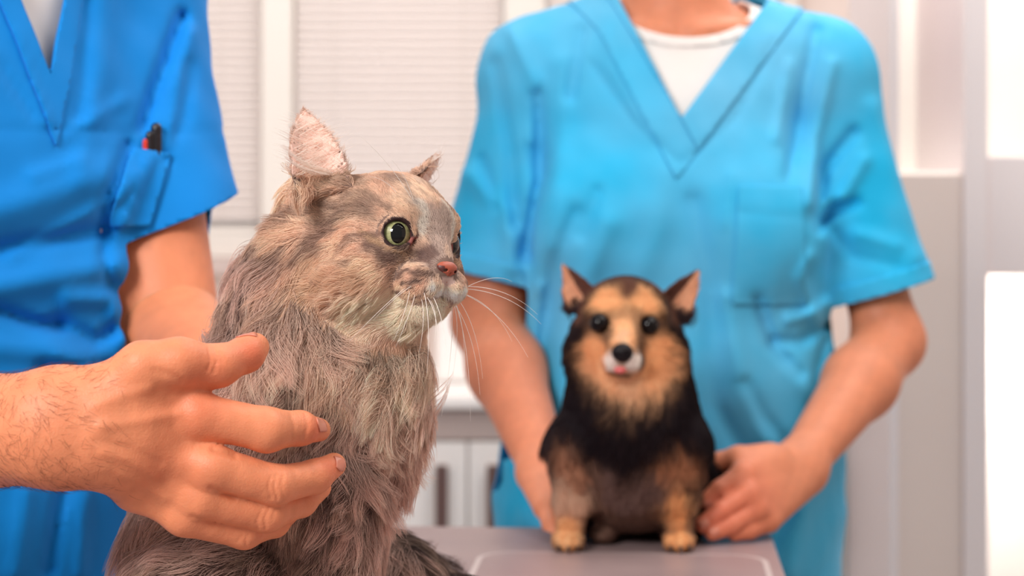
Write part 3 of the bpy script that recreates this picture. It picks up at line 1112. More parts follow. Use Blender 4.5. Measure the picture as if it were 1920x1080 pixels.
def wtorso(p, g=0.0):
    d = ecapx(p, wp(0, 0, 1.17), wp(0, 0, 1.27), 0.128, 0.120, WM, (0.80, 1.16, 1.0))
    d = smin(d, ecapx(p, wp(0, 0, 0.95), wp(0, 0, 1.17), 0.118, 0.126, WM, (0.85, 1.12, 1)), 0.05)
    d = smin(d, ecapx(p, wp(0, -0.005, 0.84), wp(0, 0, 0.95), 0.136, 0.122, WM, (0.85, 1.22, 1)), 0.05)
    d = smin(d, chain(p, [wp(0, 0.04, 1.355), w_shL], [0.048, 0.045], 0.02), 0.05)
    d = smin(d, chain(p, [wp(0, -0.04, 1.355), w_shR], [0.048, 0.045], 0.02), 0.05)
    for s in (-1, 1):
        d = smin(d, ell(p, wp(0.085, 0.078 * s, 1.155), (0.060, 0.045, 0.062)), 0.04)
    return d - g


whead = wp(0.035, 0.005, 1.575)


def whandL(p):
    k = {}
    K_ = [P(1395, 888, 1.975), P(1404, 925, 1.965), P(1418, 955, 1.965), P(1440, 975, 1.975)]
    M_ = [P(1350, 918, 1.965), P(1352, 958, 1.950), P(1370, 985, 1.950), P(1405, 993, 1.960)]
    T_ = [P(1322, 941, 1.962), P(1317, 984, 1.945), P(1336, 999, 1.945), P(1378, 1000, 1.955)]
    palm = None
    w0 = w_wrL
    for i in range(4):
        e = cap(p, w0 + (K_[i] - K_[1]) * 0.35, K_[i], 0.021, 0.0125)
        palm = e if palm is None else smin(palm, e, 0.012)
    out = palm
    for i in range(4):
        fg = chain(p, [K_[i], M_[i], T_[i]], [0.0112, 0.0095, 0.0080], 0.003)
        out = np.minimum(out, smin(palm, fg, 0.005))
    th = chain(p, [P(1440, 865, 2.02), P(1385, 862, 2.0), P(1350, 868, 2.005), P(1325, 880, 2.01)], [0.018, 0.014, 0.011, 0.009], 0.004)
    return np.minimum(out, smin(palm, th, 0.014))


def wbody_f(p):
    d = wtorso(p)
    d = smin(d, cap(p, wp(0.005, 0, 1.34), wp(0.02, 0.003, 1.48), 0.056, 0.050), 0.035)
    # collar bones
    for s in (-1, 1):
        d = smin(d, cap(p, wp(0.072, 0.018 * s, 1.372), wp(0.045, 0.11 * s, 1.385), 0.007, 0.006), 0.012)
        d = smin(d, cap(p, wp(0.062, 0.014 * s, 1.375), wp(0.030, 0.035 * s, 1.47), 0.007, 0.008), 0.01)
    d = smin(d, headf(p, whead, (0, -1, 0), 0.95), 0.02)
    for s in (-1, 1):
        d = smin(d, chain(p, [wp(0, 0.085 * s, 0.84), wp(0.01, 0.09 * s, 0.46), wp(-0.01, 0.10 * s, 0.09)], [0.088, 0.054, 0.038], 0.02), 0.03)
    d = smin(d, chain(p, [w_shL, w_elL], [0.036, 0.036], 0.02), 0.03)
    d = smin(d, chain(p, [w_shR, w_elR], [0.036, 0.036], 0.02), 0.03)
    return d


armL = lambda p: smin(chain(p, [w_elL + (w_shL - w_elL) * 0.4, w_elL, w_elL + (w_wrL - w_elL) * 0.35, w_wrL], [0.035, 0.037, 0.0385, 0.024], 0.02), whandL(p), 0.012)
armR = lambda p: smin(chain(p, [w_elR + (w_shR - w_elR) * 0.4, w_elR, w_elR + (w_wrR - w_elR) * 0.35, w_wrR], [0.042, 0.039, 0.041, 0.025], 0.02),
                      lowhand(p, w_wrR, P(1078, 955, 1.985), np.array([0.1, -0.8, 0.5]), 0.92, curl=0.3), 0.012)
V1, F1 = surf(wbody_f, (-0.15, 2.05, 0.02), (0.50, 2.50, 1.76), 0.006)
V2, F2 = surf(armL, P(1290, 1020, 2.0) - np.array([0, 0.12, 0]), (0.48, 2.34, 1.22), 0.0024)
V3, F3 = surf(armR, (-0.08, 1.88, 0.86), (0.13, 2.34, 1.22), 0.0026)
T1, T2, T3 = tris(F1), tris(F2), tris(F3)
Vw = np.concatenate([V1, V2, V3]); Tw = np.concatenate([T1, T2 + len(V1), T3 + len(V1) + len(V2)])
woman = empty('person', (float(wC[0]), float(wC[1]), 0), 'person in light blue scrubs standing behind the table, both hands around the dog', 'person')
o = part('body', Vw, Tw, M_SKIN_W, woman)
setcol(o.data, skincol(Vw, (222, 140, 104), (210, 96, 74), [(P(1400, 940, 1.95), .05, .4), (P(1320, 965, 1.94), .03, .5), (P(1040, 700, 2.1), .08, .1)]))
for (a, b) in (((1326, 937), (1322, 941)), ((1320, 980), (1317, 984)), ((1340, 994), (1336, 999))):
    nail(P(a[0], a[1], 1.935), np.array([-0.8, -0.1, -0.5]), np.array([-0.2, -0.9, 0.4]), 0.008, 0.009, woman, whandL)
ws_endL, ws_endR = P(1650, 548, 2.27), P(912, 520, 2.27)
ws_dL, ws_dR = nrm(ws_endL - w_shL), nrm(ws_endR - w_shR)
WFOLD = [
    ([(1005, 180), (1015, 330), (985, 480)], 14, -9), ([(1050, 120), (1050, 300), (1040, 460)], 22, 4), ([(930, 120), (960, 300), (965, 420)], 13, -5),
    ([(960, 60), (1000, 150), (1000, 260)], 14, 5), ([(880, 330), (950, 400), (960, 500)], 16, 5), ([(905, 300), (930, 390)], 10, -5),
    ([(1090, 60), (1070, 180)], 12, -4), ([(1140, 30), (1150, 120), (1220, 250)], 20, 3),
    ([(1110, 120), (1190, 230), (1270, 305)], 7, -2), ([(1450, 80), (1380, 220), (1285, 305)], 7, -2),
    ([(1530, 60), (1500, 200), (1480, 330)], 13, -7), ([(1560, 120), (1530, 260), (1520, 380)], 13, 6), ([(1480, 120), (1455, 260)], 10, 4),
    ([(1600, 250), (1545, 320), (1528, 410)], 12, -8), ([(1605, 380), (1560, 395), (1535, 430)], 10, -8), ([(1620, 300), (1580, 370)], 14, 6),
    ([(1560, 430), (1600, 480), (1680, 500)], 10, -3), ([(1610, 440), (1680, 460)], 14, 4), ([(1640, 200), (1680, 350), (1720, 480)], 18, 4),
    ([(1080, 400), (1045, 480), (1020, 640), (1010, 800)], 16, -6), ([(1120, 360), (1090, 440)], 13, -4), ([(1140, 420), (1100, 520), (1060, 700), (1050, 900)], 22, 5),
    ([(1250, 330), (1240, 420), (1200, 520)], 26, 3), ([(1300, 380), (1330, 560), (1340, 760), (1400, 860)], 20, -5), ([(1360, 560), (1390, 700), (1440, 820)], 20, 6),
    ([(1420, 560), (1450, 650), (1500, 700)], 11, -7), ([(1450, 640), (1500, 640), (1550, 610)], 11, -6), ([(1480, 600), (1520, 590), (1550, 570)], 12, 6),
    ([(1400, 720), (1430, 780), (1470, 830)], 14, -6), ([(1520, 480), (1500, 520), (1530, 600)], 12, 5), ([(1490, 690), (1530, 760)], 18, 5),
    ([(1545, 640), (1520, 760)], 10, -4), ([(1540, 880), (1500, 980), (1480, 1070)], 20, 6), ([(1480, 960), (1440, 1020)], 16, -6),
    ([(960, 850), (990, 870), (1030, 850)], 9, -7), ([(980, 900), (985, 975)], 14, 4), ([(1010, 540), (1000, 640)], 12, 4),
    ([(1385, 400), (1498, 408)], 5, -1.2), ([(1370, 330), (1360, 420)], 10, 2),
]


def wtop_f(p):
    d = wtorso(p, 0.020)
    d = smin(d, ecapx(p, wp(0, 0, 0.80), wp(0, 0, 1.05), 0.150, 0.130, WM, (0.85, 1.18, 1)), 0.05)
    d = smin(d, chain(p, [w_shL, ws_endL, ws_endL + ws_dL * 0.06], [0.052, 0.058, 0.060], 0.02), 0.028)
    d = smin(d, chain(p, [w_shR, ws_endR, ws_endR + ws_dR * 0.06], [0.052, 0.058, 0.060], 0.02), 0.028)
    front = np.clip((2.30 - p[..., 1]) / 0.05, 0, 1)
    d = d - 1.25 * folds(p, WFOLD) * front
    d = d - 0.0022 * noise(p * np.array([1, 1, 0.35]), 12, 2) - 0.0008 * noise(p, 30, 7)
    return d


M_SKY = cloth('light_blue_cloth', (22, 180, 230), (134, 198, 232), 0.7)  # second colour paints broad hazy sheen patches into the cloth
gV, gF = surf(wtop_f, (-0.20, 2.05, 0.70), (0.58, 2.52, 1.44), 0.0045)
gT = tris(gF)
APX = P(1278, 222, 2.15)


def wv(p):
    """positive inside the V opening"""
    px = proj(p)
    dy = (222 - px[:, 1])
    left = px[:, 0] - (1278 - dy * 0.527)
    right = (1278 + dy * 0.734) - px[:, 0]
    w_ = np.minimum(left / 1.13, right / 1.24)
    w_ = np.where(p[:, 1] < 2.28, w_, -200) / 1700.0
    nk = 0.085 - np.linalg.norm((p - wC)[:, :2], axis=1)
    return np.maximum(w_, np.minimum(nk, p[:, 2] - 1.33))


def wkeep(p):
    hem = 0.72 - p[:, 2]
    s1 = np.minimum((p - ws_endL) @ ws_dL, 0.076 - polydist(p, [ws_endL, ws_endL + ws_dL * 0.2]))
    s2 = np.minimum((p - ws_endR) @ ws_dR, 0.076 - polydist(p, [ws_endR, ws_endR + ws_dR * 0.2]))
    return np.maximum.reduce([hem, s1, s2, wv(p)])


top = garment('scrub_top', gV, gT, wkeep, M_SKY, woman, 0.0018)
gN = vnormals(gV, gT)
bw = 0.036
garment('neck_band', gV, gT, lambda p: np.maximum.reduce([-(wv(p) + bw), wv(p) - 0.0004, p[:, 0] - APX[0] - 0.0 + (p[:, 2] - APX[2]) * 0.55]), M_SKY, top, 0.002, 0.0020, gN)
garment('neck_band', gV, gT, lambda p: np.maximum.reduce([-(wv(p) + bw), wv(p) - 0.0004, -(p[:, 0] - APX[0] + (p[:, 2] - APX[2]) * 0.55)]), M_SKY, top, 0.002, 0.0034, gN)


def rectpx(p, x0, x1, y0, y1, sl=0.0):
    px = proj(p)
    return np.maximum.reduce([x0 - px[:, 0] + sl * (px[:, 1] - y0), px[:, 0] - x1 + sl * (px[:, 1] - y0), y0 - px[:, 1], px[:, 1] - y1]) / 1700 + np.where(p[:, 1] < 2.28, 0, 1)


garment('pocket', gV, gT, lambda p: rectpx(p, 1386, 1502, 348, 572, -0.06), M_SKY, top, 0.0018, 0.0024, gN)
garment('pocket', gV, gT, lambda p: np.maximum(rectpx(p, 942, 1040, 862, 1075), (p[:, 1] - 2.26) * 1.0), M_SKY, top, 0.0018, 0.0024, gN)
for e_, d_ in ((ws_endL, ws_dL), (ws_endR, ws_dR)):
    garment('cuff', gV, gT, lambda p: np.maximum.reduce([(p - e_) @ d_ - 0.0004, -((p - e_) @ d_) - 0.020, polydist(p, [e_ - d_ * 0.04, e_ + d_ * 0.05]) - 0.074]), M_SKY, top, 0.0018, 0.0016, gN)
ut = lambda p: smin(wtorso(p, 0.007), cap(p, wp(0.0, 0, 1.33), wp(0.01, 0, 1.39), 0.066, 0.062), 0.035)
uV, uF = surf(ut, (-0.10, 2.08, 1.0), (0.48, 2.46, 1.43), 0.005)
uT = tris(uF)
nc = P(1290, -20, 2.2)


def ukeep(p):
    hole = 0.086 - np.linalg.norm((p - nc) / np.array([1.0, 1.6, 0.62]), axis=1)
    back = 0.075 - np.linalg.norm((p - wC)[:, :2], axis=1)
    return np.maximum.reduce([1.05 - p[:, 2], hole, np.minimum(back, p[:, 2] - 1.37), np.abs(p[:, 0] - wC[0]) - 0.14])


us = garment('undershirt', uV, uT, ukeep, M_TEE, woman, 0.0015)
uN = vnormals(uV, uT)


def uband(p):
    h = 0.086 - np.linalg.norm((p - nc) / np.array([1.0, 1.6, 0.62]), axis=1)
    return np.maximum.reduce([h - 0.0003, -(h + 0.017), np.where(p[:, 1] < 2.29, -1, 1)])


garment('neck_rib', uV, uT, uband, M_TEE, us, 0.0016, 0.0018, uN)
V, F = surf(lambda p: legs_f(wC, WM, 0.13, p, 0.003), (-0.15, 2.0, 0.03), (0.55, 2.55, 1.1), 0.012)
garment('trousers', V, tris(F), lambda p: np.maximum(0.05 - p[:, 2], p[:, 2] - 0.97), M_SKY, woman, 0.002)
shoes(wC, WM, woman, (240, 240, 242))
face_parts(woman, whead, (0, -1, 0), 0.95, (96, 62, 44), True)
# ================================================================== CAT
YAW, ROLL, PIT = math.radians(45), math.radians(9), math.radians(0)
_F = np.array([math.sin(YAW), -math.cos(YAW), 0.0])
_L0 = np.array([math.cos(YAW), math.sin(YAW), 0.0])
_U0 = np.array([0, 0, 1.0])
_L = _L0 * math.cos(ROLL) - _U0 * math.sin(ROLL)
_U = _U0 * math.cos(ROLL) + _L0 * math.sin(ROLL)
HM = np.stack([_F, _L, _U])            # rows: forward, left, up
HC = P(801, 445, 1.245) - (3.2 * _F + 0.6 * _U) * 0.01


def H(f, l, u):
    return HC + (f * _F + l * _L + u * _U) * 0.01


def hl(p):
    return (p - HC) @ HM.T * 100       # world -> head local, cm


def hell(q, c, r):
    return ell(q, c, r)


EYE = [np.array([2.35, s * 1.98, 0.50]) for s in (-1, 1)]
EAX = [nrm(np.array([0.86, s * 0.50, 0.02])) for s in (-1, 1)]


def earfield(p, base, tip, Nn, w0, curv, th, depth, ex=2.2):
    T_ = tip - base
    Hh = np.linalg.norm(T_); T_ = T_ / Hh
    Nn = nrm(Nn - (Nn @ T_) * T_)
    W = np.cross(T_, Nn)
    q = p - base
    u, v, n = q @ T_ / Hh, q @ W, q @ Nn
    s = np.clip(u, 0, 1)
    wd = w0 * (1 - s ** ex) ** 0.9
    sheet = np.abs(n + depth * (1 - 0.8 * s) - curv * v * v) - th
    e = smax(sheet, np.abs(v) - wd, 0.0015)
    e = smax(e, (u - 1.0) * Hh, 0.001)
    e = smax(e, -(u + 0.16) * Hh, 0.002)
    return e, u, v, n + depth * (1 - 0.8 * s) - curv * v * v


EARS = [(P(598, 336, 1.247), P(571, 203, 1.262), np.array([0.50, -0.84, 0.05]), 0.0200, 26.0, 0.0015, 0.006),
        (P(783, 352, 1.300), P(827, 292, 1.335), np.array([0.97, 0.05, -0.25]), 0.0185, 26.0, 0.0015, 0.006, 1.5)]


def headfield(p):
    q = hl(p)
    qa = q.copy(); qa[..., 1] = np.abs(qa[..., 1])
    d = ell(q, (-0.6, 0, 0.9), (4.5, 3.9, 3.7))
    d = smin(d, ell(qa, (0.3, 2.4, -1.5), (3.1, 2.2, 2.5)), 1.2)         # cheeks
    d = smin(d, ell(qa, (2.45, 1.45, 1.65), (1.3, 1.25, 0.95)), 0.9)          # brow
    d = smin(d, cap(q, (2.6, 0, 1.5), (4.75, 0, -1.10), 1.5, 0.80), 0.9)   # bridge
    d = smin(d, ell(qa, (4.05, 1.0, -2.35), (1.65, 1.4, 1.25)), 0.5)    # whisker pad
    d = smin(d, ell(q, (4.75, 0, -1.6), (0.8, 0.85, 0.8)), 0.4)
    d = smin(d, cap(q, (0.5, 0, -3.3), (3.7, 0, -3.65), 2.0, 1.05), 0.8)      # lower jaw
    d = smin(d, ell(q, (3.95, 0, -3.85), (0.95, 1.1, 0.85)), 0.3)         # chin
    # mouth line and philtrum
    mz = cap(qa, (5.0, 0.15, -3.0), (3.0, 1.9, -3.5), 0.11, 0.14)
    d = smax(d, -mz, 0.15)
    # eye sockets
    for c, ax in ((EYE[1], EAX[1]),):
        o = c + ax * 0.95
        W = nrm(np.cross(np.array([0, 0, 1.0]), ax)); Z = np.cross(ax, W)
        M = np.stack([ax, W, Z])
        d = smax(d, -ell(qa, o, (1.3, 0.86, 0.80), M), 0.22)
        cc = c + ax * 0.75 - W * 0.95 - Z * 0.35
        d = smax(d, -ell(qa, cc, (0.5, 0.42, 0.20), M), 0.15)
        # lid rim
        rr = np.stack([(qa - o) @ W, (qa - o) @ Z], -1)
        ring = np.abs(np.linalg.norm(rr / np.array([0.98, 0.92]), axis=-1) - 1.0)
        dep = np.abs((qa - c) @ ax - 0.95)
        d = smin(d, np.sqrt((ring * 0.95) ** 2 + (dep * 0.55) ** 2) - 0.10, 0.28)
    return d * 0.01


BODY = dict(
    spine=([P(640, 470, 1.285), P(600, 590, 1.295), P(578, 720, 1.30), P(525, 880, 1.305), P(465, 1040, 1.31), P(445, 1190, 1.32)],
           [R(95, 1.29), R(130, 1.3), R(160, 1.3), R(165, 1.3), R(190, 1.3), R(185, 1.3)]),
    chest=([P(688, 640, 1.285), P(650, 780, 1.29), P(600, 900, 1.29)], [R(80, 1.3), R(80, 1.3), R(80, 1.3)]),
    leg1=([P(600, 900, 1.255), P(615, 1100, 1.24), P(680, 1350, 1.235)], [0.030, 0.022, 0.015]),
    leg2=([P(615, 900, 1.33), P(635, 1100, 1.335), P(715, 1350, 1.335)], [0.030, 0.022, 0.015]),
    thigh1=([P(420, 1180, 1.235), P(500, 1270, 1.22)], [0.055, 0.035]),
    thigh2=([P(520, 1150, 1.385), P(706, 1125, 1.41)], [0.050, 0.046]),
    tail=([P(330, 1290, 1.40), P(430, 1260, 1.50), P(620, 1205, 1.55), P(760, 1120, 1.50), P(850, 1160, 1.42), P(930, 1230, 1.36)],
          [0.022, 0.024, 0.028, 0.030, 0.026, 0.012]),
)


def catfield(p):
    d = headfield(p)
    b = chain(p, *BODY['spine'], 0.03)
    b = smin(b, chain(p, *BODY['chest'], 0.03), 0.03)
    b = smin(b, chain(p, *BODY['leg1'], 0.01), 0.015)
    b = smin(b, chain(p, *BODY['leg2'], 0.01), 0.015)
    b = smin(b, chain(p, *BODY['thigh1'], 0.01), 0.025)
    b = smin(b, chain(p, *BODY['thigh2'], 0.01), 0.025)
    b = smin(b, chain(p, *BODY['tail'], 0.01), 0.01)
    for k in ('leg1', 'leg2'):
        e = BODY[k][0][-1]
        b = smin(b, ell(p, (e[0] + 0.012, e[1], TZ + 0.011), (0.026, 0.017, 0.012)), 0.008)
    for y in (1.235, 1.40):
        b = smin(b, ell(p, (P(560, 1350, y)[0], y, TZ + 0.012), (0.045, 0.018, 0.012)), 0.012)
    b = smin(b, cap(p, P(596, 378, 1.275), P(592, 520, 1.295), 0.019, 0.042), 0.02)
    d = smin(d, b, 0.02)
    for e in EARS:
        d = smin(d, earfield(p, *e)[0], 0.004)
    return smax(d, TZ + 0.001 - p[..., 2], 0.001)


cV, cF = surf(catfield, (-0.29, 1.13, 0.848), (0.02, 1.60, 1.262), 0.0019)
cT = tris(cF)
catN = lambda p: grad(catfield, p, 0.0008)
cat = empty('long_haired_cat', (float(P(560, 1300, 1.3)[0]), 1.3, TZ),
            'long haired grey tabby cat sitting on the table with the hand around its shoulder', 'cat')
cbvh = BVHTree.FromPolygons([tuple(v) for v in cV], [tuple(int(i) for i in f) for f in cT])


def hit(px, py, bvh=None):
    d = Vector(P(px, py, 1.0)) - Vector((0, 0, CAMZ))
    h = (bvh or cbvh).ray_cast(Vector((0, 0, CAMZ)), d.normalized())
    return np.array(h[0]) if h[0] is not None else P(px, py, 1.25)


# ---- colour regions of the coat (3D strokes on the coat, mirrored across the head)
def strokes(L):
    out = []
    for pts, wpx, colr, s in L:
        out.append((np.array([hit(*q) for q in pts]), R(wpx, 1.24), lin(colr), s))
    return out


ST = strokes([
    ([(700, 560), (740, 590), (800, 590), (840, 560)], 40, (255, 234, 212), 1.0),      # chin and lip white
    ([(640, 600), (700, 600)], 28, (250, 226, 204), 0.55),
    ([(812, 532), (832, 548)], 12, (255, 246, 238), 0.95),
    ([(845, 540), (850, 580)], 20, (255, 250, 244), 1.0),
    ([(795, 385), (798, 440)], 9, (255, 244, 230), 1.0),                                # pale strip by eye
    ([(770, 352), (786, 388)], 7, (140, 112, 104), 0.6),
    ([(815, 400), (830, 460), (815, 490)], 20, (205, 184, 174), 0.8),
    ([(700, 455), (735, 485), (790, 490), (805, 475)], 17, (124, 94, 88), 0.8),         # dark band under eye
    ([(760, 470), (790, 482)], 11, (100, 76, 72), 0.8),
    ([(740, 520), (775, 515), (815, 512)], 8, (120, 92, 84), 0.8),
    ([(748, 545), (775, 535)], 4, (82, 60, 60), 0.8),
    ([(755, 530), (790, 522)], 4, (82, 60, 60), 0.8),
    ([(775, 555), (800, 540)], 3, (92, 70, 66), 0.8),
    ([(690, 440), (720, 462)], 7, (208, 172, 140), 0.8),
    ([(735, 470), (765, 472)], 6, (214, 180, 150), 0.9),
    ([(650, 420), (600, 455), (550, 460), (520, 455)], 15, (138, 108, 96), 0.8),         # cheek stripe
    ([(690, 400), (640, 395), (580, 390), (540, 400)], 16, (152, 122, 108), 0.7),
    ([(680, 500), (620, 500), (560, 515)], 10, (150, 118, 100), 0.7),
    ([(700, 520), (640, 530), (590, 540)], 16, (218, 184, 154), 0.8),
    ([(620, 470), (570, 490)], 14, (212, 178, 148), 0.7),
    ([(720, 440), (690, 445), (660, 470)], 5, (130, 98, 86), 0.7),
    ([(735, 395), (700, 380), (660, 372)], 6, (150, 118, 104), 0.6),
    ([(745, 380), (760, 372), (775, 378)], 6, (236, 208, 184), 0.7),
    ([(660, 560), (610, 560), (570, 580)], 8, (150, 116, 98), 0.6),
    ([(640, 350), (600, 365), (560, 372)], 8, (236, 204, 178), 0.6),
    ([(800, 480), (815, 500)], 6, (150, 122, 114), 0.6),
    ([(782, 565), (812, 556), (835, 548)], 3, (120, 92, 88), 0.6),
    ([(760, 345), (720, 320), (680, 305), (650, 300)], 14, (140, 116, 108), 0.6),
    ([(700, 350), (670, 335), (650, 330)], 12, (196, 166, 146), 0.7),
    ([(790, 350), (800, 330)], 9, (222, 206, 194), 0.6),
])
c_light, c_mid, c_dark = lin((255, 222, 194)), lin((242, 200, 174)), lin((134, 98, 88))
c_body, c_bodyd = lin((240, 204, 182)), lin((98, 72, 67))
c_ruff = lin((255, 228, 196))


def catcol(p, t, rnd, rc):
    q = hl(p)
    r = np.linalg.norm(q, axis=1)
    n1 = noise(p, 70, 3)
    n2 = noise(p * np.array([1, 1, 0.35]), 120, 5)
    n3 = noise(p, 260, 8)
    head = np.maximum(np.clip((7.8 - r) / 1.8, 0, 1), np.clip(q[:, 2] - 1.6, 0, 1))
    base = c_mid + (c_light - c_mid) * np.clip(0.5 + 0.5 * n1, 0, 1)[:, None]
    base = base + (c_dark - base) * (np.clip(n3 * 0.4, 0, 0.3))[:, None]
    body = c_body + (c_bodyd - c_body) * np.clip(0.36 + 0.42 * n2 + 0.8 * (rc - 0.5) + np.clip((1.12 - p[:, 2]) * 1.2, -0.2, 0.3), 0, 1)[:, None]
    # ruff under the chin and on the chest
    rf = np.exp(-(polydist(p, [P(600, 620, 1.2), P(700, 640, 1.2), P(800, 670, 1.26)]) / 0.036) ** 2)
    rf = rf * np.clip(0.75 + 0.35 * n1, 0, 1)
    body = body + (c_ruff - body) * rf[:, None]
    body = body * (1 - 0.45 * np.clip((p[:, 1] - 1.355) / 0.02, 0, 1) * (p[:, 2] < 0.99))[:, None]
    C = base * head[:, None] + body * (1 - head[:, None])
    wi, wa = earw(p)
    C = np.where((wa > 0)[:, None], lin((214, 176, 156)), C)
    C = np.where((wi > 0)[:, None], lin((236, 206, 190)), C)
    # mirrored lookup for strokes
    qm = q.copy(); qm[:, 1] = -np.abs(q[:, 1])
    pm = HC + qm @ HM * 0.01
    jit = 0.0008 * np.stack([n3, noise(p, 240, 11), noise(p, 210, 13)], 1)
    jit2 = 0.002 * np.stack([n1, noise(p, 80, 21), noise(p, 90, 23)], 1)
    for pts, w_, cc, s in ST:
        far = w_ > 0.0025
        pj = pm + jit + (jit2 if far else 0)
        k = s * np.clip(1.4 * np.exp(-(polydist(pj, pts) / w_) ** 2 * 1.2), 0, 1) * (r < 7.5)
        C = C + (cc - C) * k[:, None]
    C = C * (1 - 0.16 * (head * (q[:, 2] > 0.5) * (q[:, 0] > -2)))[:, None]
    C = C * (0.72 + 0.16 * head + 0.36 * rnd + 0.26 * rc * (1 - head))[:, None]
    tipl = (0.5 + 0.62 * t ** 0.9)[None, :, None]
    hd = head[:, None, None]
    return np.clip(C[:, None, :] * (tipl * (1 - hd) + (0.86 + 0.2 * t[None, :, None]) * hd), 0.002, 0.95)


def earw(p):
    """inside-ear weight and ear weight"""
    wi = np.zeros(len(p)); wa = np.zeros(len(p))
    for e in EARS:
        f, u, v, s = earfield(p, *e)
        a = (f < 0.0012) & (u > 0.02)
        wa = np.maximum(wa, a)
        wi = np.maximum(wi, a & (s > 0.0004))
    return wi, wa


def catlen(p):
    q = hl(p); r = np.linalg.norm(q, axis=1)
    f, l, u = q[:, 0], np.abs(q[:, 1]), q[:, 2]; u_ = u
    L = 0.010 + 0.012 * np.clip((3.2 - f) / 4.5, 0, 1) + 0.012 * np.clip(-(u + 0.6) / 3, 0, 1) * np.clip((3.0 - f) / 2.5, 0, 1)
    L = L * (1 - 0.62 * np.clip((f - 2.4) / 1.8, 0, 1))
    eye = np.minimum(*[np.linalg.norm(np.stack([f - 3.0, l - 2.6, u - 0.6], 1), axis=1)] * 2)
    L = np.where(eye < 2.0, np.minimum(L, 0.0032 + 0.005 * np.clip(eye - 0.9, 0, 2)), L)
    wi, wa = earw(p)
    B = 0.038 + 0.006 * noise(p, 30, 4)
    rf = np.exp(-(polydist(p, [P(640, 620, 1.2), P(740, 650, 1.21), P(790, 640, 1.26)]) / 0.04) ** 2)
    B = B + 0.010 * rf
    paw = np.clip((0.89 - p[:, 2]) / 0.03, 0, 1)
    B = B * (1 - 0.75 * paw)
    h = np.clip((r - 4.8 - 1.0 * np.clip(u_ - 0.5, 0, 2)) / 2.2, 0, 1) * (f < 3.3)
    L = L * (1 - h) + B * h
    L = np.where((u > 1.6) & (r < 7.2), np.minimum(L, 0.012), L)
    return np.where(wa > 0, 0.0055, L)


def catflow(p, N):
    q = hl(p); r = np.linalg.norm(q, axis=1)
    v = q - np.array([5.3, 0, -1.4])
    v = nrm(v) + np.array([-0.35, 0, -0.05])
    v[:, 2] -= 0.35 * np.clip((2.0 - q[:, 0]) / 3, 0, 1) * np.clip((0.8 - q[:, 2]) / 2, 0, 1)
    hv = nrm(v) @ HM
    side = np.array([-0.30, 0.0, -0.95])
    bv = np.tile(side, (len(p), 1))
    # chest fur sweeps down and forward, belly side down
    fr = np.clip((p[:, 0] - P(640, 0, 1.3)[0]) / 0.05, -1, 1)
    bv[:, 0] += 0.55 * fr
    bv[:, :] += 0.22 * np.stack([noise(p, 28, 6), noise(p, 28, 7), 0 * r], 1)
    h = np.clip((r - 4.8) / 3.5, 0, 1)[:, None]
    d = hv * (1 - h) + nrm(bv) * h
    for e in EARS:
        f, u, vv, s = earfield(p, *e)
        m = (f < 0.0015) & (u > 0.0)
        T_ = nrm(e[1] - e[0])
        W = np.cross(T_, nrm(e[2] - (e[2] @ T_) * T_))
        back = T_[None] * 0.9 + 0 * d
        inn = T_[None] * 0.55 + W[None] * 0.9
        d = np.where((m & (s > 0))[:, None], inn, np.where(m[:, None], back, d))
    # tail: along its length
    tp, tr = BODY['tail']
    dt = polydist(p, tp)
    m = dt < 0.036
    for i in range(len(tp) - 1):
        mm = (cap(p, tp[i], tp[i + 1], 0, 0) < dt + 1e-5) & m
        d = np.where(mm[:, None], nrm(tp[i + 1] - tp[i])[None], d)
    return d


def catdens(c):
    q = hl(c)
    f, l, u = q[:, 0], np.abs(q[:, 1]), q[:, 2]
    r = np.linalg.norm(q, axis=1)
    D = np.where(r < 7, 2.2, 1.0) + 2.2 * (r < 6.6) * (f > 1)
    qa = np.stack([f, l, u], 1)
    ax = EAX[1]; o = EYE[1] + ax * 0.95
    W = nrm(np.cross(np.array([0, 0, 1.0]), ax)); Z = np.cross(ax, W)
    rr = np.stack([(qa - o) @ W / 0.99, (qa - o) @ Z / 0.95], -1)
    inner = (np.linalg.norm(rr, axis=1) < 1.0) & (r < 7) & ((qa - EYE[1]) @ ax > 0.1)
    cc = EYE[1] + ax * 0.75 - W * 0.95 - Z * 0.35
    inner |= (np.abs((qa - cc) @ W) < 0.5) & (np.abs((qa - cc) @ Z) < 0.26) & ((qa - EYE[1]) @ ax > 0) & (r < 7)
    D[inner] = 0
    D[np.linalg.norm(q - np.array([5.35, 0, -1.45]), axis=1) < 0.78] = 0
    wi, wa = earw(c)
    D = np.where(wa > 0, 1.2, D); D = np.where(wi > 0, 0.5, D)
    D = np.where(c[:, 1] > 1.40, D * 0.5, D)
    D = np.where((c[:, 2] < 0.93) & (c[:, 0] < 0), D * 0.4, D)     # below the frame
    return D


def catlift(p):
    q = hl(p); r = np.linalg.norm(q, axis=1)
    wi, wa = earw(p)
    return np.where(wa > 0, 0.25, np.where(r < 6, 0.34, 0.42))


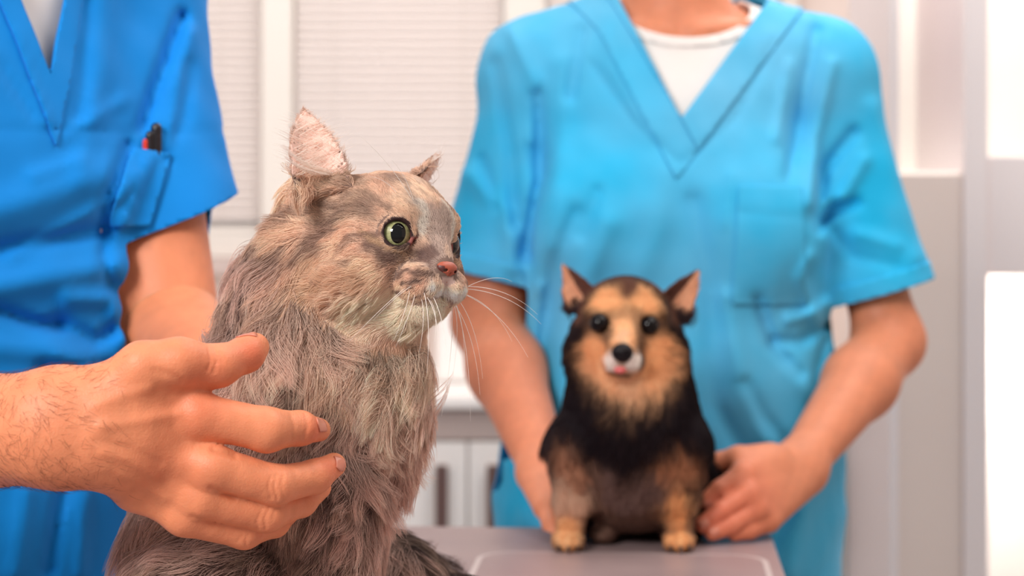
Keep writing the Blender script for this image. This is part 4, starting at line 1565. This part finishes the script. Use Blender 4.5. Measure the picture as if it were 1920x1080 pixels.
# skin colour under the coat
q = hl(cV)
cc = np.tile(lin((120, 96, 86)), (len(cV), 1))
wi, wa = earw(cV)
cc[wa > 0] = lin((150, 120, 108)); cc[wi > 0] = lin((242, 202, 188))
qa = np.stack([q[:, 0], np.abs(q[:, 1]), q[:, 2]], 1)
ax = EAX[1]; o_ = EYE[1] + ax * 0.95
de = np.linalg.norm(qa - o_, axis=1)
cc[de < 1.02] = lin((52, 34, 34))
cW = nrm(np.cross(np.array([0, 0, 1.0]), ax)); cZ = np.cross(ax, cW)
cc[np.linalg.norm(qa - (EYE[1] + ax * 0.75 - cW * 1.0 - cZ * 0.35), axis=1) < 0.42] = lin((150, 88, 82))
cc[np.linalg.norm(q - np.array([4.6, 0, -2.5]), axis=1) < 1.2] = lin((200, 170, 160))
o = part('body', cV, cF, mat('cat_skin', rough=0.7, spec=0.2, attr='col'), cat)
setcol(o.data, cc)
M_FUR = hairmat('cat_fur', transl=0.27)


# eyes: eyeball with iris, pupil, cornea
def catmatiris():
    m = mat('cat_iris', rough=0.25, spec=0.5)
    nt = m.node_tree; b = nt.nodes['Principled BSDF']
    a = nt.nodes.new('ShaderNodeAttribute'); a.attribute_name = 'col'
    nt.links.new(a.outputs['Color'], b.inputs['Base Color'])
    return m


def ballmesh(c, r, ax, up, nlat=48, nlon=64, bulge=0.0):
    ax = nrm(np.asarray(ax)); X = nrm(np.cross(up, ax)); Z = np.cross(ax, X)
    V = []; uvr = []
    for i in range(nlat + 1):
        th = math.pi * (i / nlat) ** 1.25
        for j in range(nlon):
            ph = 2 * math.pi * j / nlon
            rr = r * (1 + bulge * math.exp(-(th / 0.5) ** 4))
            V.append(c + rr * (math.cos(th) * ax + math.sin(th) * (math.cos(ph) * X + math.sin(ph) * Z)))
            uvr.append((math.sin(th) * math.cos(ph) * r, math.sin(th) * math.sin(ph) * r, th, ph))
    F = [(i * nlon + j, (i + 1) * nlon + j, (i + 1) * nlon + (j + 1) % nlon, i * nlon + (j + 1) % nlon)
         for i in range(nlat) for j in range(nlon)]
    return np.array(V), F, np.array(uvr)


M_GLASS = bpy.data.materials.new('cornea'); M_GLASS.use_nodes = True
_b = M_GLASS.node_tree.nodes['Principled BSDF']
_b.inputs['Transmission Weight'].default_value = 1; _b.inputs['Roughness'].default_value = 0.0
_b.inputs['IOR'].default_value = 1.05; _b.inputs['Coat Weight'].default_value = 1.0; _b.inputs['Specular IOR Level'].default_value = 0.2
_b.inputs['Coat Roughness'].default_value = 0.02
M_IRIS = catmatiris()
M_BLACK = mat('pupil_black', (0.003, 0.003, 0.004), 0.3, 0.02)
for s in (0, 1):
    c = H(*EYE[s]); r = 0.0112
    ax = nrm(nrm(EAX[s] + np.array([0.10, -0.04, 0.0])) @ HM)
    V, F, U = ballmesh(c, r, ax, _U)
    th, ph = U[:, 2], U[:, 3]
    rad = np.hypot(U[:, 0], U[:, 1]) / r
    rad[th > math.pi / 2] = 1.1
    fib = 0.5 + 0.5 * np.sin(ph * 23 + 3 * np.sin(ph * 5))
    C = lin((214, 212, 150))[None] * (0.75 + 0.3 * fib[:, None])
    inn = np.clip((0.62 - rad) / 0.2, 0, 1)[:, None]
    C = C + (lin((226, 220, 160)) - C) * inn * 0.5
    C = C + (lin((60, 56, 34)) - C) * np.clip((rad - 0.76) / 0.08, 0, 1)[:, None]
    C = C + (lin((24, 16, 18)) - C) * np.clip((rad - 0.82) / 0.05, 0, 1)[:, None]
    e = part('eye', V, np.array(F), M_IRIS, cat)
    setcol(e.data, C)
    # pupil: raised disc following the ball
    pv, pf, pu = [], [], []
    X = nrm(np.cross(_U, ax)); Z = np.cross(ax, X)
    nr, na = 6, 40
    a_, b_ = 0.42, 0.56
    for i in range(nr + 1):
        for j in range(na):
            an = 2 * math.pi * j / na
            x, z = a_ * i / nr * math.cos(an), b_ * i / nr * math.sin(an)
            y = math.sqrt(1 - x * x - z * z)
            pv.append(c + r * 1.008 * (x * X + z * Z + y * ax))
    pf = [(i * na + j, i * na + (j + 1) % na, (i + 1) * na + (j + 1) % na, (i + 1) * na + j) for i in range(nr) for j in range(na)]
    part('pupil', pv, pf, M_BLACK, e)
    V, F, U = ballmesh(c, r * 1.03, ax, _U, bulge=0.06)
    keep = [f for f in F if U[f[0], 2] < 1.15 and U[f[2], 2] < 1.15]
    part('cornea', V, np.array(keep), M_GLASS, e)

# nose leather with nostrils
def nosefield(p):
    q = hl(p)
    l = np.abs(q[..., 1])
    q = q + np.array([0.02, 0, 0.35])
    d = ell(q, (5.32, 0, -0.95), (0.50, 0.80, 0.47))
    d = smin(d, cap(q, (5.40, 0, -1.0), (5.36, 0, -1.75), 0.30, 0.13), 0.2)
    d = smax(d, -ell(np.stack([q[..., 0], l, q[..., 2]], -1), (5.52, 0.36, -1.08), (0.25, 0.17, 0.12)), 0.06)
    d = smax(d, -cap(np.stack([q[..., 0], l, q[..., 2]], -1), (5.50, 0.40, -1.1), (5.1, 0.66, -0.98), 0.10, 0.05), 0.05)
    d = smax(d, -cap(q, (5.70, 0, -1.1), (5.6, 0, -1.6), 0.05, 0.05), 0.06)
    return d * 0.01


_c = H(5.2, 0, -1.45)
V, F = surf(nosefield, _c - 0.012, _c + 0.012, 0.0004)
o = part('nose', V, F, mat('nose_leather', lin((190, 98, 70)), 0.42, 0.5, bump=[('v', 2200, 0.25, 0.0003)], sss=0.2, sscale=0.002), cat)
C = np.tile(lin((176, 88, 66)), (len(V), 1))
qq = hl(V) + np.array([0.02, 0, 0.35])
C[np.linalg.norm((np.stack([qq[:, 0], np.abs(qq[:, 1]), qq[:, 2]], 1) - np.array([5.42, 0.38, -1.08])) / np.array([1, 1.3, 0.9]), axis=1) < 0.21] = lin((40, 16, 16))
C[(np.abs(qq[:, 1]) > 0.5) & (qq[:, 2] < -0.85)] = lin((90, 44, 40))
setcol(o.data, C)
_n = o.active_material.node_tree
_a = _n.nodes.new('ShaderNodeAttribute'); _a.attribute_name = 'col'
_n.links.new(_a.outputs['Color'], _n.nodes['Principled BSDF'].inputs['Base Color'])


def whisk(starts, ends, sag, rad, col, name, parent=None, K=14):
    pos = np.zeros((len(starts), K, 3)); t = np.linspace(0, 1, K)
    for i, (a, b) in enumerate(zip(starts, ends)):
        m = (a + b) / 2 + sag[i]
        pos[i] = ((1 - t) ** 2)[:, None] * a + (2 * t * (1 - t))[:, None] * m + (t ** 2)[:, None] * b
    rr = np.tile(rad * (1 - 0.8 * t), (len(starts), 1))
    return curves(name, pos, rr, np.tile(col, (len(starts), K, 1)), M_WHISK, parent or cat, kind='stuff')


M_WHISK = hairmat('whisker_hair', 0.3, 0.5, 0.3)
white = lin((255, 246, 238))
# near side whiskers
W1 = [((768, 545), (738, 640)), ((778, 552), (742, 650)), ((790, 560), (786, 660)), ((800, 556), (822, 655)),
      ((806, 562), (815, 640)), ((760, 540), (655, 640)), ((772, 536), (700, 600)), ((812, 556), (838, 690)),
      ((795, 548), (800, 700))]
st = [hit(*a) for a, b in W1]
en = [P(b[0], b[1], 1.165) for a, b in W1]
sg = [np.array([0.004, -0.008, 0.006]) for _ in W1]
# far side whiskers
W2 = [((858, 545), (1008, 590)), ((856, 540), (1015, 608)), ((860, 560), (990, 670)), ((858, 562), (960, 640)),
      ((853, 575), (905, 710)), ((850, 580), (882, 790)), ((846, 570), (870, 720)), ((860, 532), (960, 528)),
      ((848, 585), (850, 700)), ((840, 585), (828, 780)), ((852, 570), (900, 740))]
st += [H(4.3, 1.6, -2.3 - 0.08 * i) for i in range(len(W2))]
en += [P(b[0], b[1], 1.27) for a, b in W2]
sg += [np.array([0.006, 0.0, 0.012]) for _ in W2]
# brow whiskers
st += [hit(772, 372), hit(776, 378), hit(744, 362)]
en += [P(676, 256, 1.2), P(735, 300, 1.2), P(690, 330, 1.19)]
sg += [np.array([0.002, -0.004, 0.004])] * 3
whisk(st, en, sg, 0.00022, white, 'whiskers')
# long white wisps in the ears
rs = np.random.RandomState(3)
st, en, sg = [], [], []
for (b0, tp, nn, w0, cv, th, dp, *_x), n in ((EARS[0], 420), (EARS[1], 80)):
    T_ = nrm(tp - b0); N_ = nrm(nn - (nn @ T_) * T_); W_ = np.cross(T_, N_)
    for i in range(n):
        u = 0.03 + 0.75 * rs.rand() ** 1.5
        v = (rs.rand() * 2 - 1) * 0.85 * w0 * (1 - u ** 2.2) ** 0.9
        a = b0 + T_ * u * np.linalg.norm(tp - b0) + W_ * v + N_ * (cv * v * v - dp * (1 - 0.8 * u) + 0.001)
        sgn = -1 if rs.rand() < 0.7 else 1
        Lw = 0.008 + 0.010 * rs.rand()
        st.append(a); en.append(a + W_ * sgn * Lw + T_ * Lw * (0.15 + 0.35 * rs.rand()) + N_ * (0.003 + 0.003 * rs.rand()))
        sg.append(N_ * 0.003)
for i in range(46):      # the two pale tufts crossing the front ear
    k = i % 2
    a = hit(600 + rs.rand() * 22, 318 + k * 6 + rs.rand() * 6) + np.array([0, -0.002, 0])
    st.append(a); en.append(P(524 + 5 * k + rs.rand() * 10, 268 + 22 * k + rs.rand() * 6, 1.222 + 0.004 * rs.rand()))
    sg.append(np.array([0, -0.004, -0.006 + 0.001 * rs.rand()]))
whisk(st, en, sg, 0.00014, lin((255, 242, 232)), 'ear_tuft', K=7)
# ================================================================== DOG
DY = 1.925
dP = lambda px, py, dy=0.0: P(px, py, DY + dy)
DEARS = [(dP(1092, 566, -.005), dP(1054, 497, .0), np.array([-0.45, -0.85, 0.1]), 0.0200, 22.0, 0.0014, 0.005, 1.25),
         (dP(1262, 578, -.005), dP(1311, 507, .0), np.array([0.45, -0.85, 0.1]), 0.0215, 22.0, 0.0014, 0.005, 1.3)]
DEYE = [dP(1124, 606, -.040), dP(1217, 610, -.040)]


def dogfield(p):
    d = ell(p, dP(1173, 592, -.004), (0.043, 0.043, 0.038))
    for x in (1120, 1222):
        d = smin(d, ell(p, dP(x, 652, -.008), (0.026, 0.030, 0.028)), 0.015)
    d = smin(d, cap(p, dP(1171, 628, -.030), dP(1167, 668, -.066), 0.023, 0.0135), 0.012)
    for x in (1149, 1186):
        d = smin(d, ell(p, dP(x, 678, -.058), (0.0115, 0.014, 0.011)), 0.006)
    d = smin(d, ell(p, dP(1168, 695, -.050), (0.012, 0.015, 0.008)), 0.005)
    for x in (1128, 1214):
        d = smin(d, ell(p, dP(x, 586, -.034), (0.016, 0.010, 0.008)), 0.008)
    for e in DEYE:
        d = smax(d, -ell(p, e + np.array([0, -.004, 0]), (0.0100, 0.010, 0.0092)), 0.003)
    b = chain(p, [dP(1175, 640, .010), dP(1180, 720, .010), dP(1184, 800, .015), dP(1188, 880, .030)], [0.045, 0.050, 0.058, 0.060], 0.03)
    b = smin(b, chain(p, [dP(1190, 860, .06), dP(1215, 925, .12)], [0.058, 0.055], 0.03), 0.03)
    b = smin(b, cap(p, dP(1300, 900, .085), dP(1284, 950, .06), 0.030, 0.022), 0.02)
    b = smin(b, cap(p, dP(1105, 900, .085), dP(1110, 950, .06), 0.030, 0.022), 0.02)
    for xt, xb in ((1085, 1067), (1268, 1276)):
        b = smin(b, chain(p, [dP(xt, 830, .0), dP((xt + xb) / 2, 930, -.004), dP(xb, 1008, -.004)], [0.030, 0.0165, 0.0125], 0.01), 0.015)
        zz = TZ + 0.009
        for k in (-1, 0, 1):
            c = dP(xb - 2, 1000, -.020); c[2] = zz
            b = smin(b, ell(p, c + np.array([k * 0.009, 0.006 * abs(k), 0]), (0.0065, 0.014, 0.0085)), 0.004)
    for s, x in ((-1, 1130), (1, 1262)):
        c = dP(x, 1000, .035); c[2] = TZ + .010
        b = smin(b, ell(p, c, (0.014, 0.028, 0.010)), 0.01)
    d = smin(d, b, 0.02)
    for e in DEARS:
        d = smin(d, earfield(p, *e)[0], 0.004)
    return smax(d, TZ + 0.001 - p[..., 2], 0.001)


dV, dF = surf(dogfield, (0.02, 1.82, 0.848), (0.25, 2.13, 1.13), 0.0022)
dT = tris(dF)
dN = lambda p: grad(dogfield, p, 0.0008)
dbvh = BVHTree.FromPolygons([tuple(v) for v in dV], [tuple(int(i) for i in f) for f in dT])
_c = dP(1180, 1015, 0)
dog = empty('small_dog', (float(_c[0]), DY, TZ), 'small black and tan dog sitting on the table facing forward, tongue tip out', 'dog')


def dst(L):
    out = []
    for pts, wpx, colr, s in L:
        out.append((np.array([hit(x, y, dbvh) if hit(x, y, dbvh)[1] > 1.5 else dP(x, y, -.03) for x, y in pts]), R(wpx, 1.9), lin(colr), s))
    return out


DST = dst([
    ([(1060, 690), (1076, 750), (1125, 800), (1187, 818), (1247, 800), (1296, 750), (1300, 690)], 48, (30, 18, 24), 1.0),
    ([(1075, 640), (1065, 690)], 24, (38, 24, 26), 1.0), ([(1282, 640), (1300, 700)], 26, (34, 20, 24), 1.0),
    ([(1330, 800), (1340, 880)], 36, (28, 17, 22), 1.0),
    ([(1180, 760), (1180, 790)], 30, (34, 20, 24), 0.9),
    ([(1116, 685), (1142, 712), (1180, 722), (1218, 712), (1246, 685)], 27, (246, 186, 138), 1.0),
    ([(1180, 700), (1180, 722)], 24, (244, 192, 150), 1.0),
    ([(1170, 610), (1170, 640)], 24, (248, 188, 138), 1.0),
    ([(1114, 652), (1130, 678)], 27, (240, 170, 118), 1.0), ([(1234, 652), (1220, 680)], 28, (240, 172, 120), 1.0),
    ([(1125, 568), (1150, 560)], 27, (246, 184, 130), 1.0), ([(1215, 570), (1195, 560)], 27, (246, 184, 130), 1.0),
    ([(1178, 528), (1178, 548)], 15, (110, 70, 56), 0.95), ([(1120, 540), (1095, 570), (1088, 600)], 15, (124, 84, 68), 0.9),
    ([(1230, 540), (1255, 570), (1262, 605)], 17, (124, 84, 68), 0.9), ([(1095, 618), (1080, 640)], 10, (34, 20, 20), 0.9), ([(1252, 620), (1268, 640)], 12, (34, 20, 20), 0.9),
    ([(1150, 530), (1210, 530)], 10, (110, 74, 58), 0.8),
    ([(1142, 672), (1150, 688)], 12, (255, 238, 228), 1.0), ([(1192, 672), (1184, 688)], 12, (255, 238, 228), 1.0), ([(1168, 625), (1168, 640)], 10, (228, 186, 150), 0.8),
    ([(1167, 646)], 9, (120, 84, 66), 0.6), ([(1150, 700), (1185, 700)], 4, (70, 44, 40), 0.7),
    ([(1064, 900), (1066, 960)], 36, (240, 196, 166), 0.85), ([(1062, 990), (1064, 1015)], 30, (246, 186, 132), 1.0),
    ([(1272, 900), (1272, 1010)], 30, (248, 180, 122), 1.0),
    ([(1060, 840), (1080, 870)], 24, (190, 134, 104), 0.9), ([(1250, 850), (1290, 860)], 26, (206, 142, 104), 0.9),
    ([(1130, 880), (1180, 930), (1230, 890)], 30, (136, 106, 98), 0.9), ([(1110, 850), (1130, 930)], 12, (140, 104, 86), 0.6),
    ([(1080, 628), (1068, 660), (1064, 700)], 17, (40, 24, 26), 1.0), ([(1270, 628), (1282, 660), (1290, 700)], 18, (36, 22, 24), 1.0),
    ([(1285, 880), (1300, 900)], 12, (80, 52, 46), 0.8),
])


def dogcol(p, t, rnd, rc):
    n1, n3 = noise(p, 60, 3), noise(p, 230, 8)
    C = np.tile(lin((48, 32, 34)), (len(p), 1))
    low = np.clip((0.955 - p[:, 2]) / 0.03, 0, 1)[:, None] * (p[:, 1] < 1.95)[:, None]
    C = C + (lin((124, 92, 78)) - C) * low * 0.8
    pj = p + 0.002 * np.stack([n3, noise(p, 150, 4), n1], 1)
    for pts, w_, cc, s in DST:
        k = s * np.clip(1.5 * np.exp(-(polydist(pj, pts) / w_) ** 2 * 1.1), 0, 1)
        C = C + (cc - C) * k[:, None]
    wi, wa = dogear(p)
    C[wa > 0] = lin((110, 70, 58)); C[wi > 0] = lin((236, 176, 140))
    C = C * (0.85 + 0.3 * rnd)[:, None]
    return np.clip(C[:, None, :] * (0.8 + 0.3 * t)[None, :, None], 0.002, 0.95)


def dogear(p):
    wi = np.zeros(len(p)); wa = np.zeros(len(p))
    for e in DEARS:
        f, u, v, s = earfield(p, *e)
        a = (f < 0.0012) & (u > 0.05)
        wa = np.maximum(wa, a); sg = 1 if e[0][0] < e[1][0] else -1
        wi = np.maximum(wi, a & (s > 0.0004) & (v * sg > -0.002) & (np.abs(v) < e[3] * (1 - np.clip(u, 0, 1) ** 2) * 0.75))
    return wi, wa


dhc = dP(1170, 640, -.05)


def doglen(p):
    r = np.linalg.norm(p - dhc, axis=1)
    L = 0.004 + 0.016 * np.clip((r - 0.030) / 0.05, 0, 1) ** 1.5
    L = np.where(p[:, 2] > P(0, 600, DY)[2], np.minimum(L, 0.008), L)
    L = L + 0.012 * np.exp(-((p[:, 2] - P(0, 655, DY)[2]) / 0.018) ** 2) * np.clip((np.abs(p[:, 0] - dhc[0]) - 0.035) / 0.01, 0, 1)
    body = np.clip((P(0, 700, DY)[2] - p[:, 2]) / 0.03, 0, 1)
    L = L * (1 - body) + 0.026 * body
    leg = np.clip((P(0, 900, DY)[2] - p[:, 2]) / 0.03, 0, 1) * (p[:, 1] < 1.95)
    L = L * (1 - leg) + 0.007 * leg
    L = np.where(p[:, 2] < TZ + 0.016, 0.004, L)
    wi, wa = dogear(p)
    return np.where(wa > 0, 0.004, L)


def dogflow(p, N):
    v = nrm(p - (dhc + np.array([0, -0.02, -0.0])))
    dn = np.tile([0, 0.1, -1.0], (len(p), 1)) + 0.25 * np.stack([noise(p, 30, 3), 0 * v[:, 0], 0 * v[:, 0]], 1)
    b = np.clip((P(0, 690, DY)[2] - p[:, 2]) / 0.03, 0, 1)[:, None]
    d = v * (1 - b) + dn * b
    wi, wa = dogear(p)
    for e in DEARS:
        T_ = nrm(e[1] - e[0]); m = (earfield(p, *e)[0] < 0.0015)
        d = np.where((m & (wa > 0))[:, None], T_[None], d)
    return d


def dogdens(c):
    D = np.ones(len(c))
    D = np.where(c[:, 2] > P(0, 700, DY)[2], 2.0, D)
    for e in DEYE:
        D[np.linalg.norm(c - e, axis=1) < 0.0125] = 0
    D[np.linalg.norm(c - dP(1167, 662, -.078), axis=1) < 0.0115] = 0
    D = np.where(c[:, 1] > 1.99, 0.5 * D, D)
    return D


C = np.tile(lin((60, 40, 36)), (len(dV), 1))
C = dogcol(dV, np.array([0.3]), np.full(len(dV), .5), 0)[:, 0, :]
o = part('body', dV, dF, mat('dog_skin', rough=0.8, spec=0.15, attr='col'), dog)
setcol(o.data, C)
fur('coat', dV, dT, 90000, dogdens, dogflow, doglen, dogcol, hairmat('dog_fur', 0.6, 0.2, 0.15), dog, dN, lift=0.34, grav=0.4, K=6,
    rad=0.00022, clumps=(0.03, 0.6), mess=0.18, curl=0.15, seed=9)
M_DEYE = mat('dog_eye', (0.006, 0.004, 0.004), 0.12, 0.25, coat=0.0)
for e in DEYE:
    V, F, U = ballmesh(e + np.array([0, -.0015, 0]), 0.0098, np.array([0, -1.0, 0]), np.array([0, 0, 1.0]), 24, 32)
    o = part('eye', V, np.array(F), M_DEYE, dog)
dn_ = dP(1167, 661, -.078)


def dnose(p):
    q = p - dn_
    qa = q.copy(); qa[..., 0] = np.abs(q[..., 0])
    d = ell(q, (0, 0, 0), (0.0102, 0.0070, 0.0088))
    d = smin(d, ell(q, (0, 0.001, -0.004), (0.0055, 0.005, 0.005)), 0.002)
    d = smax(d, -ell(qa, (0.0040, -0.006, -0.001), (0.0020, 0.003, 0.0016)), 0.0008)
    return smax(d, -cap(q, (0, -0.0068, -0.001), (0, -0.006, -0.009), 0.0006, 0.0006), 0.0006)


V, F = surf(dnose, dn_ - 0.012, dn_ + 0.012, 0.0005)
part('nose', V, F, mat('dog_nose', lin((20, 12, 16)), 0.5, 0.25, bump=[('v', 1500, 0.3, 0.0004)]), dog)
tg = dP(1163, 692, -.070)
V, F = surf(lambda p: smax(ell(p, tg, (0.0062, 0.008, 0.0045)), -cap(p, tg + np.array([0, -.012, .0055]), tg + np.array([0, .01, .0055]), 0.0016, 0.0016), 0.001),
            tg - 0.011, tg + 0.011, 0.0006)
part('tongue', V, F, mat('tongue', lin((232, 118, 116)), 0.3, 0.5, sss=0.3, sscale=0.002), dog)
V, F = surf(lambda p: np.minimum(cap(p, dP(1140, 690, -.058), dP(1166, 697, -.070), 0.0011, 0.0013), cap(p, dP(1166, 697, -.070), dP(1192, 690, -.058), 0.0013, 0.0011)),
            dP(1130, 710, -.08), dP(1202, 680, -.045), 0.0007)
part('lips', V, F, mat('dog_lip', lin((52, 32, 32)), 0.4, 0.4), dog)
# claws
m = mat('claw', lin((60, 46, 44)), 0.4, 0.4)
for xb in (1067, 1276):
    for k in (-1, 0, 1):
        c = dP(xb - 2, 1000, -.020); c = np.array([c[0] + k * 0.009, c[1] + 0.006 * abs(k) - 0.0135, TZ + 0.0065])
        V, F = surf(lambda p: cap(p, c, c + np.array([0, -0.006, -0.0035]), 0.0020, 0.0009), c - 0.011, c + 0.008, 0.0009)
        part('claw', V, F, m, dog)
NFUR = 330000
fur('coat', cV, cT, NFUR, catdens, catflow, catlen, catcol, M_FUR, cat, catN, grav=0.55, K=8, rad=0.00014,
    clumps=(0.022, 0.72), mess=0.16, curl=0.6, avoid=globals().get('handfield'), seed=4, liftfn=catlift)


# longer pale guard locks over the coat, strongest on the ruff and chest
def ruffdens(c):
    q = hl(c); r = np.linalg.norm(q, axis=1)
    k = np.exp(-(polydist(c, [P(560, 600, 1.2), P(680, 640, 1.19), P(800, 640, 1.24), P(740, 800, 1.25)]) / 0.035) ** 2)
    wi, wa = earw(c)
    bad = (r < 6.6) | ((q[:, 2] > -3.6) & (q[:, 0] > -3.5)) | ((q[:, 2] > -1) & (r < 9)) | (wa > 0)
    return np.where(bad, 0, 0.10 + 1.6 * k) * (c[:, 1] < 1.40) * (c[:, 2] > 0.90)


def ruffcol(p, t, rnd, rc):
    k = np.exp(-(polydist(p, [P(560, 600, 1.2), P(680, 640, 1.19), P(800, 660, 1.24)]) / 0.040) ** 2)[:, None]
    C = lin((240, 200, 184)) * (1 - k) + lin((255, 232, 204)) * k
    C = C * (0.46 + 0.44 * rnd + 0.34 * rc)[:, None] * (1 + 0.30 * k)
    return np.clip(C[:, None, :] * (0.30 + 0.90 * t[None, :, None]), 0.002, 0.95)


def rufflen(p):
    return 0.040 + 0.006 * noise(p, 40, 3)


def ruffflow(p, N):
    d = catflow(p, N)
    d = nrm(d)
    return d + 0.45 * np.stack([noise(p, 60, 15), 0 * d[:, 0], 0.4 * noise(p, 60, 16)], 1)


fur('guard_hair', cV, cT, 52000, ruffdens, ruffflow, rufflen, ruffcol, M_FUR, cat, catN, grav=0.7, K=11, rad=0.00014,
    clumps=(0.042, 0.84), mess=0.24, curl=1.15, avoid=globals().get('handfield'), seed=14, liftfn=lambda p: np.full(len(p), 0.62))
